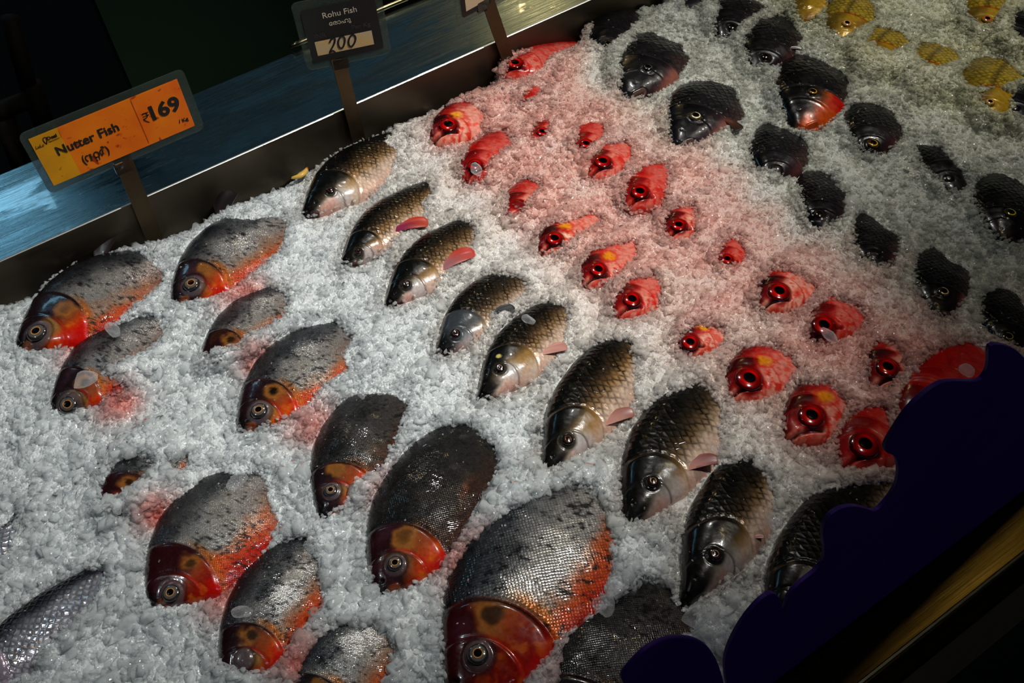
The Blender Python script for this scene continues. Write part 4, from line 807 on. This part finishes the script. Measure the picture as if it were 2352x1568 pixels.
# ---------------------------------------------------------------- price signs on flat steel stalks
M_card = None
def sheet(name, pts, n, mat, parent, th=.001, off=0, holes=None):
    pts = [np.array(p) + n * off for p in pts]; k = len(pts)
    V = pts + [p - n * th for p in pts]
    Fs = [tuple(range(k)), tuple(range(2 * k - 1, k - 1, -1))] + [(i, i + k, (i + 1) % k + k, (i + 1) % k) for i in range(k)]
    return mesh_py(name, V, Fs, mat, parent)
def rrect(o, U, Vv, u0, u1, v0, v1, r, seg=6):
    out = []
    for (cu, cv, a0) in ((u1 - r, v1 - r, 0), (u0 + r, v1 - r, 90), (u0 + r, v0 + r, 180), (u1 - r, v0 + r, 270)):
        for i in range(seg + 1):
            a = math.radians(a0 + 90 * i / seg); out.append(o + U * (cu + r * math.cos(a)) + Vv * (cv + r * math.sin(a)))
    return out
def frosted():
    n = NT('frosted_plastic'); g_ = n.add('ShaderNodeNewGeometry').outputs['Position']
    ns = n.add('ShaderNodeTexNoise', i={'Vector': g_, 'Scale': 60.0, 'Detail': 4.0}).outputs[0]
    n.set(Base_Color=n.mix(ns, L3(.30, .38, .35), L3(.42, .46, .40)), Roughness=.3, Transmission_Weight=.62, Alpha=.45, IOR=1.3); return n.m
M_frost = frosted(); M_ink = simple('black_ink', (.03, .025, .02), .5); M_white = simple('white_print', (.80, .76, .66), .5); M_grey = simple('grey_print', (.22, .20, .20), .5); M_line = simple('red_line', (.45, .10, .03), .5)
def cardmat(name, c1, c2, spots, sp_scale=28, em=0):
    n = NT(name); g_ = n.add('ShaderNodeNewGeometry').outputs['Position']
    a = n.add('ShaderNodeTexNoise', i={'Vector': g_, 'Scale': 22.0, 'Detail': 3.0}).outputs[0]
    b = n.add('ShaderNodeTexNoise', i={'Vector': g_, 'Scale': sp_scale * 4.0, 'Detail': 2.0}).outputs[0]
    c = n.mix(n.add('ShaderNodeMapRange', i={0: a, 1: .3, 2: .7}).outputs[0], L3(*c1), L3(*c2))
    c = n.mix(n.add('ShaderNodeMapRange', i={0: b, 1: .66, 2: .74}).outputs[0], c, L3(*spots))
    n.set(Base_Color=c, Roughness=.45, Specular_IOR_Level=.3); return n.m
def text(s, o, U, Vv, n, size, mat, parent, name='printing', bold=0, shear=0, off=.0012, sx=1.0, width=None, height=None):
    cu = bpy.data.curves.new(name, 'FONT'); cu.body = s; cu.size = size; cu.offset = bold; cu.shear = shear; cu.extrude = .0001; cu.materials.append(mat); cu.resolution_u = 4
    ob = bpy.data.objects.new(name, cu); COL.objects.link(ob)
    p = o + n * off
    MM = Matrix([[U[0] * sx, Vv[0], n[0], p[0]], [U[1] * sx, Vv[1], n[1], p[1]], [U[2] * sx, Vv[2], n[2], p[2]], [0, 0, 0, 1]])
    me = bpy.data.meshes.new_from_object(ob.evaluated_get(bpy.context.evaluated_depsgraph_get())); bpy.data.objects.remove(ob)
    co = np.array([v.co[:] for v in me.vertices])
    lo, hi = co.min(0), co.max(0)
    if width: me.transform(Matrix.Diagonal((width / (hi[0] - lo[0]), (height or hi[1]) / hi[1], 1, 1)) @ Matrix.Translation((-lo[0], 0, 0)))
    me.transform(MM); ob = bpy.data.objects.new(name, me); COL.objects.link(ob); ob.parent = parent; return ob
def stroke(name, pts, w, U, Vv, n, mat, parent, o, off=.0012, closed=False):
    P = np.array(pts, float); P = np.concatenate([P, P[:1]]) if closed else P; P = smoothc(P, 2); k = len(P); T = np.gradient(P, axis=0); T /= np.linalg.norm(T, axis=1)[:, None] + 1e-9
    N2 = np.stack([-T[:, 1], T[:, 0]], -1) * w / 2; V = [o + U * a + Vv * b + n * off for a, b in np.concatenate([P + N2, P - N2])]
    return mesh_py(name, V, [(i, i + 1, k + i + 1, k + i) for i in range(k - 1)], mat, parent)
def frame_of(origin_px, yaw, y0):
    o = ony(origin_px, y0); U = np.array([math.cos(yaw), math.sin(yaw), 0]); Vv = np.array([0, 0, 1.0]); n = np.cross(U, Vv)
    if np.dot(n, CAM - o) < 0: n = -n
    uv = lambda p: (lambda w: (float(np.dot(w, U)), float(w[2])))(onplane(p, o, n) - o)
    return o, U, Vv, n, uv
# orange sign
YS = 1.1735
def stalk(root, top_px, base_px, wpx, o, U, Vv, n, uv, mat, zb=-.02):
    (u0, v0), (u1, v1) = uv(top_px), uv(base_px); w = wpx
    a = [o + U * (u0 - w / 2) + Vv * (v0 + .012), o + U * (u0 + w / 2) + Vv * (v0 + .012), o + U * (u1 + w / 2) + Vv * (zb - o[2]), o + U * (u1 - w / 2) + Vv * (zb - o[2])]
    return sheet('stalk', a, n, mat, root, th=.0022, off=-.0026)
M_stalk = steel('stalk_steel', (.40, .34, .26), .42); M_clip = simple('clip_plastic', (.16, .13, .09), .15, 0, Coat_Weight=1.0)
def sign(name, label, group=None): return tag(empty(name), label, 'price sign', group)
sg = sign('price_sign', 'orange price sign reading Nutter Fish 169, on a flat metal stalk at the left', 'price signs on stalks')
o, U, Vv, n, uv = frame_of((285, 370), 0, YS)
cor = [uv(p) for p in ((123, 432), (447, 283), (403, 177), (70, 322))]; u0 = (cor[0][0] + cor[3][0]) / 2; u1 = (cor[1][0] + cor[2][0]) / 2; v0 = (cor[0][1] + cor[1][1]) / 2; v1 = (cor[2][1] + cor[3][1]) / 2
sheet('plastic_holder', rrect(o, U, Vv, u0 - .009, u1 + .012, v0 - .011, v1 + .010, .009), n, M_frost, sg, th=.0016, off=-.0004)
us = u0 + (u1 - u0) * .185
sheet('orange_card', [o + U * a + Vv * b for a, b in ((us, v0), (u1, v0), (u1, v1), (us, v1))], n, cardmat('orange_card', (.93, .50, .015), (.88, .38, .01), (.66, .20, .01)), sg, th=.0003, off=.0006)
sheet('yellow_strip', [o + U * a + Vv * b for a, b in ((u0, v0), (us, v0), (us, v1), (u0, v1))], n, cardmat('yellow_strip', (.88, .62, .03), (.80, .55, .03), (.5, .35, .03)), sg, th=.0003, off=.0006)
Wc, Hc = u1 - u0, v1 - v0
A = lambda fu, fv: o + U * (u0 + fu * Wc) + Vv * (v0 + fv * Hc)
def tbox(s_, a, b, t, mat, par, **k):
    (au, av), (bu, bv), (tu, tv) = uv(a), uv(b), uv(t)
    text(s_, o + U * au + Vv * av, U, Vv, n, .02, mat, par, width=bu - au, height=tv - av, **k)
tbox('Nutter Fish', (134, 356), (274, 296), (126, 337), M_ink, sg, bold=.0004)
tbox('(\u0D28\u0D31\u0D7C)', (192, 374), (252, 348), (184, 355), M_ink, sg, bold=.0005)
tbox('\u0D31', (222, 369), (231, 365), (218, 360), M_ink, sg, bold=.0004)
tbox('169', (351, 275), (417, 248), (338, 244), M_ink, sg, bold=.0007)
tbox('/ Kg', (411, 283), (433, 274), (407, 276), M_ink, sg, bold=.0005)
tbox('Deal', (109, 321), (131, 312), (106, 314), M_ink, sg, bold=.0005); tbox('Destination', (112, 326), (137, 316), (111, 323), M_ink, sg)
tbox('LuLu', (82, 342), (102, 333), (79, 335), M_ink, sg, shear=.35)
def S(pts, w, m=None):
    stroke('printing', [uv(p) for p in pts], w, U, Vv, n, m or M_ink, sg, o)
S([(325, 262), (340, 256)], .0011); S([(327, 268), (342, 262)], .0011); S([(325, 262), (333, 258.5), (338, 262), (337.5, 269), (330, 273), (328, 274), (343, 280)], .0013)
S([(299, 229), (320, 277), (341.5, 327)], .0006, M_line); S([(133.5, 298), (141, 315)], .0004)
S([(107, 330), (99, 323), (97.5, 317.5), (101, 314), (105.5, 315.5), (107, 320), (107, 330)], .0011)
stalk(sg, (288, 375), (340, 515), .0235, o, U, Vv, n, uv, M_stalk)
cpx = uv((277, 372)); sheet('clip', rrect(o, U, Vv, cpx[0] - .011, cpx[0] + .012, cpx[1] - .018, cpx[1] + .001, .002), n, M_clip, sg, th=.004, off=.001)
sheet('clip_highlight', rrect(o, U, Vv, cpx[0] - .008, cpx[0] + .002, cpx[1] - .0005, cpx[1] + .0010, .0004), n, simple('clip_glint', (.9, .85, .7), .1, 1), sg, th=.001, off=.0018)  # bright strip standing in for a glint on the clip
# black sign
def yaw_for(px, slope, y0):
    best = None
    for a in np.linspace(-1.2, 1.2, 481):
        P = ony(px, y0); Qd = proj(P + np.array([math.cos(a), math.sin(a), 0]) * .05); P0 = proj(P); s_ = (Qd[1] - P0[1]) / (Qd[0] - P0[0])
        if Qd[0] > P0[0] and (best is None or abs(s_ - slope) < best[0]): best = (abs(s_ - slope), a)
    return best[1]
sg2 = sign('price_sign', 'black price sign reading Rohu Fish 200 in white and handwriting, middle of the three', 'price signs on stalks')
yw = yaw_for((790, 140), -.212, YS - .003)
o, U, Vv, n, uv = frame_of((782, 140), yw, YS - .003)
cor = [uv(p) for p in ((713, 146), (876, 112), (866, -8), (694, 20))]; u0 = (cor[0][0] + cor[3][0]) / 2; u1 = (cor[1][0] + cor[2][0]) / 2; v0 = (cor[0][1] + cor[1][1]) / 2; v1 = (cor[2][1] + cor[3][1]) / 2
Wc, Hc = u1 - u0, v1 - v0
sheet('plastic_holder', rrect(o, U, Vv, u0 - .010, u1 + .010, v0 - .011, v1 + .012, .008), n, M_frost, sg2, th=.0016, off=-.0004)
sheet('black_card', rrect(o, U, Vv, u0, u1, v0, v1, .006), n, simple('black_card', (.015, .015, .02), .35), sg2, th=.0003, off=.0006)
uw = [uv(p) for p in ((729, 129), (858, 100), (854, 68), (724, 97))]
wa, wb_, wc_, wd = (uw[0][0] + uw[3][0]) / 2, (uw[1][0] + uw[2][0]) / 2, (uw[0][1] + uw[1][1]) / 2, (uw[2][1] + uw[3][1]) / 2
sheet('price_window', [o + U * a + Vv * b for a, b in ((wa, wc_), (wb_, wc_), (wb_, wd), (wa, wd))], n, cardmat('price_window', (.74, .68, .62), (.80, .66, .36), (.55, .38, .10), 12), sg2, th=.0002, off=.0009)
def tpx(s, px, hpx_top, mat, **k):
    a = uv(px); b = uv(hpx_top); return text(s, o + U * a[0] + Vv * a[1], U, Vv, n, abs(b[1] - a[1]) / .70, mat, sg2, **k)
tpx('Rohu Fish', (740.5, 42), (738.5, 29), M_white); tpx('\u0D47\u0D30\u0D3E\u0D39\u0D41', (756, 58.5), (754, 49), M_white)
tpx('Per Kg', (808, 67), (806, 57), M_grey); tpx('INR', (722.5, 89), (721, 78.5), M_grey)
def hw(pts, w=.0026, closed=False):
    P = [uv((670 + a / 9.8, b / 9.8)) for a, b in pts]; stroke('handwriting', P, w, U, Vv, n, M_ink, sg2, o, off=.0016, closed=closed)
hw([(850, 950), (870, 890), (930, 830), (975, 850), (965, 940), (920, 1040), (870, 1120), (845, 1190), (870, 1150), (920, 1120), (970, 1160), (985, 1160)])
hw([(1110, 800), (1050, 880), (1040, 980), (1070, 1060), (1120, 1080), (1170, 1020), (1195, 920), (1190, 840), (1140, 800), (1110, 810)]); hw([(1350, 770), (1290, 840), (1270, 950), (1300, 1030), (1345, 1040), (1410, 960), (1440, 860), (1420, 790), (1370, 765), (1340, 775)])
stalk(sg2, (782, 150), (822, 300), .0215, o, np.array([1., 0, 0]), Vv, np.array([0, -1., 0]), lambda p: (lambda w: (float(w[0]), float(w[2])))(ony(p, YS - .003) - o), M_stalk)
cpx = uv((778, 136)); sheet('clip', rrect(o, U, Vv, cpx[0] - .011, cpx[0] + .013, cpx[1] - .016, cpx[1] + .000, .002), n, M_clip, sg2, th=.004, off=.001)
sheet('clip_highlight', rrect(o, U, Vv, cpx[0] - .005, cpx[0] + .004, cpx[1] - .0005, cpx[1] + .0010, .0004), n, bpy.data.materials['clip_glint'], sg2, th=.001, off=.0018)  # same modelled glint on the second clip
# third sign, only its lower left corner in view
sg3 = sign('price_sign', 'black and pale price sign cut by the top edge, right of the middle one', 'price signs on stalks')
yw = yaw_for((1090, 20), -.55, YS - .003); o, U, Vv, n, uv = frame_of((1100, 15), yw, YS - .003)
c0 = uv((1062, 42)); w3, h3 = .105, .075
sheet('plastic_holder', rrect(o, U, Vv, c0[0] - .009, c0[0] + w3 + .009, c0[1] - .010, c0[1] + h3 + .01, .008), n, M_frost, sg3, th=.0016, off=-.0004)
sheet('black_card', rrect(o, U, Vv, c0[0], c0[0] + w3, c0[1], c0[1] + h3, .005), n, bpy.data.materials['black_card'], sg3, th=.0003, off=.0006)
sheet('price_window', [o + U * (c0[0] + a) + Vv * (c0[1] + b) for a, b in ((.008, .008), (w3 - .008, .008), (w3 - .008, .03), (.008, .03))], n, bpy.data.materials['price_window'], sg3, th=.0002, off=.0009)
stalk(sg3, (1122, 12), (1180, 130), .0215, o, np.array([1., 0, 0]), Vv, np.array([0, -1., 0]), lambda p: (lambda w: (float(w[0]), float(w[2])))(ony(p, YS - .003) - o), M_stalk)
cpx = uv((1108, 8)); sheet('clip', rrect(o, U, Vv, cpx[0] - .010, cpx[0] + .012, cpx[1] - .012, cpx[1] + .004, .002), n, M_clip, sg3, th=.004, off=.001)
# ---------------------------------------------------------------- the dim shop behind
def struct(o): o['kind'] = 'structure'; return o
struct(box('floor', (-6, -3, -1.0), (8, 7, -.96), simple('dark_floor', (.012, .012, .016), .9)))
struct(box('wall_rear', (-6, 6.0, -1.0), (8, 6.1, 2.7), simple('dark_wall', (.012, .012, .016), .9)))
struct(box('wall_left', (-6.1, -3, -1.0), (-6, 6.1, 2.7), bpy.data.materials['dark_wall']))
struct(box('wall_right', (8, -3, -1.0), (8.1, 6.1, 2.7), bpy.data.materials['dark_wall']))
struct(box('wall_front', (-6, -3.1, -1.0), (8, -3.0, 2.7), bpy.data.materials['dark_wall']))
struct(box('ceiling', (-6, -3, 2.7), (8, 6.1, 2.8), simple('ceiling_paint', (.10, .10, .10), .9)))
gp = box('screen_panel', (.22, 1.75, -.96), (.62, 1.80, .12), simple('green_panel', (.02, .14, .05), .7)); tag(gp, 'dark green panel standing behind the ledge', 'panel')
# tube rail at the rear edge of the ledge
def tube(name, pts, r, mat, parent=None, seg=14):
    P = [np.array(p, float) for p in pts]; V = []; Fs = []
    for i, p in enumerate(P):
        t = nz((P[min(i + 1, len(P) - 1)] - P[max(i - 1, 0)])); a = nz(np.cross(t, [0, 0, 1.]) if abs(t[2]) < .95 else np.cross(t, [1., 0, 0])); b = np.cross(t, a)
        for j in range(seg): q_ = 2 * math.pi * j / seg; V.append(p + r * (a * math.cos(q_) + b * math.sin(q_)))
    for i in range(len(P) - 1):
        for j in range(seg): Fs.append((i * seg + j, i * seg + (j + 1) % seg, (i + 1) * seg + (j + 1) % seg, (i + 1) * seg + j))
    Fs += [tuple(range(seg))[::-1], tuple(range((len(P) - 1) * seg, len(P) * seg))]
    return mesh_py(name, V, Fs, mat, parent, smooth=True)
pa = onz((676, 116), ZR + .010); tb = tube('rail_tube', [(pa[0], 1.378, ZR + .007), (pa[0] + .02, 1.378, ZR + .008), (2.6, 1.378, ZR + .008)], .0045, simple('rail_metal', (.7, .66, .5), .2, 1)); tag(tb, 'thin shiny metal tube along the rear edge of the ledge', 'tube')
# wooden stool dimly seen at the left
wd_ = simple('stool_wood', (.17, .14, .10), .7); stl = tag(empty('stool'), 'dim wooden stool frame in the shadow at the left', 'stool')
ys = 2.1
def lp(p, y=ys): return ony(p, y)
for nm, a, b, r_ in (('leg', (70, 190), (112, 320), .022), ('leg', (10, 270), (55, 400), .022), ('leg', (20, 40), (66, 200), .018)):
    tube(nm, [lp(a), lp(b)], r_, wd_, stl, 10)
tube('crossbar', [lp((-20, 262)), lp((74, 226))], .02, wd_, stl, 10)
# ---------------------------------------------------------------- lights
def spot(name, loc, tgt, e, size, c, blend=.6, rad=.02):
    l = bpy.data.lights.new(name, 'SPOT'); l.energy = e; l.spot_size = math.radians(size); l.spot_blend = blend; l.shadow_soft_size = rad; l.color = c
    ob = bpy.data.objects.new(name, l); COL.objects.link(ob); ob.location = loc
    d = Vector(tgt) - Vector(loc); ob.rotation_euler = d.to_track_quat('-Z', 'Y').to_euler(); return ob
def area(name, loc, tgt, e, sx, sy, c):
    l = bpy.data.lights.new(name, 'AREA'); l.shape = 'RECTANGLE'; l.size = sx; l.size_y = sy; l.energy = e; l.color = c
    ob = bpy.data.objects.new(name, l); COL.objects.link(ob); ob.location = loc
    d = Vector(tgt) - Vector(loc); ob.rotation_euler = d.to_track_quat('-Z', 'Y').to_euler(); return ob
spot('ceiling_spot', (1.35, .20, 2.2), (.28, 1.0, 0), 262, 36.5, (1.0, .97, .93), .95, .03)
spot('ceiling_spot', (1.3, 1.7, 2.2), (.42, .85, 0), 45, 44, (1.0, .97, .92), .9, .03)
spot('ceiling_spot', (2.3, 1.0, 2.2), tuple(onz((2130, -30))), 130, 28, (1.0, .95, .86), .9, .03)
spot('ceiling_spot', (-1.0, 1.2, 2.2), (.0, .95, 0), 18, 44, (.85, .95, 1.0), .8, .03)
# ceiling panels mirrored in the wet ledge, the dim teal one added
def mirrored(px, zc=2.69):
    P = onz(px, ZR); d = ray(*px) * np.array([1, 1, -1]); return P + d * ((zc - P[2]) / d[2])
def fixture(name, xs, ys, c, e, label):
    m_ = NT(name + '_glow'); m_.set(Base_Color=(0, 0, 0, 1), Emission_Color=(*c, 1), Emission_Strength=e)
    t_ = tag(empty(name, (float(np.mean(xs)), float(np.mean(ys)), 2.69)), label, 'ceiling light', 'ceiling lights over the shop')
    for nm, lo, hi, mm in (('housing', (xs[0] - .04, ys[0] - .04, 2.672), (xs[1] + .04, ys[1] + .04, 2.70), bpy.data.materials['dark_wall']), ('diffuser', (xs[0], ys[0], 2.662), (xs[1], ys[1], 2.673), m_.m)):
        b = box(nm, lo, hi, mm); b.parent = t_; b.matrix_parent_inverse = Matrix.Translation(-t_.location)
pc = [mirrored(p) for p in ((95, 410), (100, 560), (-250, 520), (-250, 640))]
fixture('ceiling_panel', (min(p[0] for p in pc), max(p[0] for p in pc[:2])), (min(p[1] for p in pc) - .05, max(p[1] for p in pc) - .15), (.33, .72, 1.0), 6.0, 'bright cool ceiling panel mirrored at the left end of the wet ledge')
xr = mirrored((330, 330))[0]; fixture('ceiling_panel', (xr, 4.0), (4.45, 5.35), (.16, .36, .46), .34, 'added wide dim teal glow panel, mirrored along the wet ledge')  # unseen glow panel added to give the ledge a teal reflection
wr = mirrored((2120, 1375), 2.6); area('added_warm_lamp', tuple(wr), tuple(onz((2120, 1375), .047)), 2.2, .3, .12, (1.0, .78, .35))  # lamp added so the front rim mirrors a warm sheen
area('front_fill', (.9, -2.4, 2.5), (.7, .2, 0), 6, 1.2, .1, (.75, .85, 1.0))  # unseen fill light added to lift the dark front faces
wl = mirrored((1240, 25), 2.6); area('added_warm_lamp', tuple(wl), tuple(onz((1240, 25), ZR)), 4, .25, .12, (1.0, .72, .3))  # lamp added so the ledge mirrors a yellow glint
spot('ceiling_spot', tuple(mirrored((1955, 1500), 2.4)), tuple(onz((1955, 1500), .047)), 5, 3.2, (1, .95, .85), .5, .04)  # narrow spot added to put a bright patch on the rim
w = bpy.data.worlds.new('world'); SC.world = w; w.use_nodes = True; w.node_tree.nodes['Background'].inputs[0].default_value = (.25, .35, .45, 1); w.node_tree.nodes['Background'].inputs[1].default_value = .03
vs = SC.view_settings; vs.view_transform = 'Standard'; vs.look = 'None'; vs.gamma = 1; vs.use_curve_mapping = False; vs.exposure = -0.22
cy_ = SC.cycles; cy_.max_bounces = 6; cy_.diffuse_bounces = 4; cy_.transparent_max_bounces = 14
cy_.use_adaptive_sampling = True; cy_.adaptive_threshold = .07; cy_.adaptive_min_samples = 10
cy_.glossy_bounces = 2; cy_.transmission_bounces = 4; cy_.caustics_reflective = False; cy_.caustics_refractive = False
cy_.sample_clamp_indirect = 4; cy_.use_denoising = True
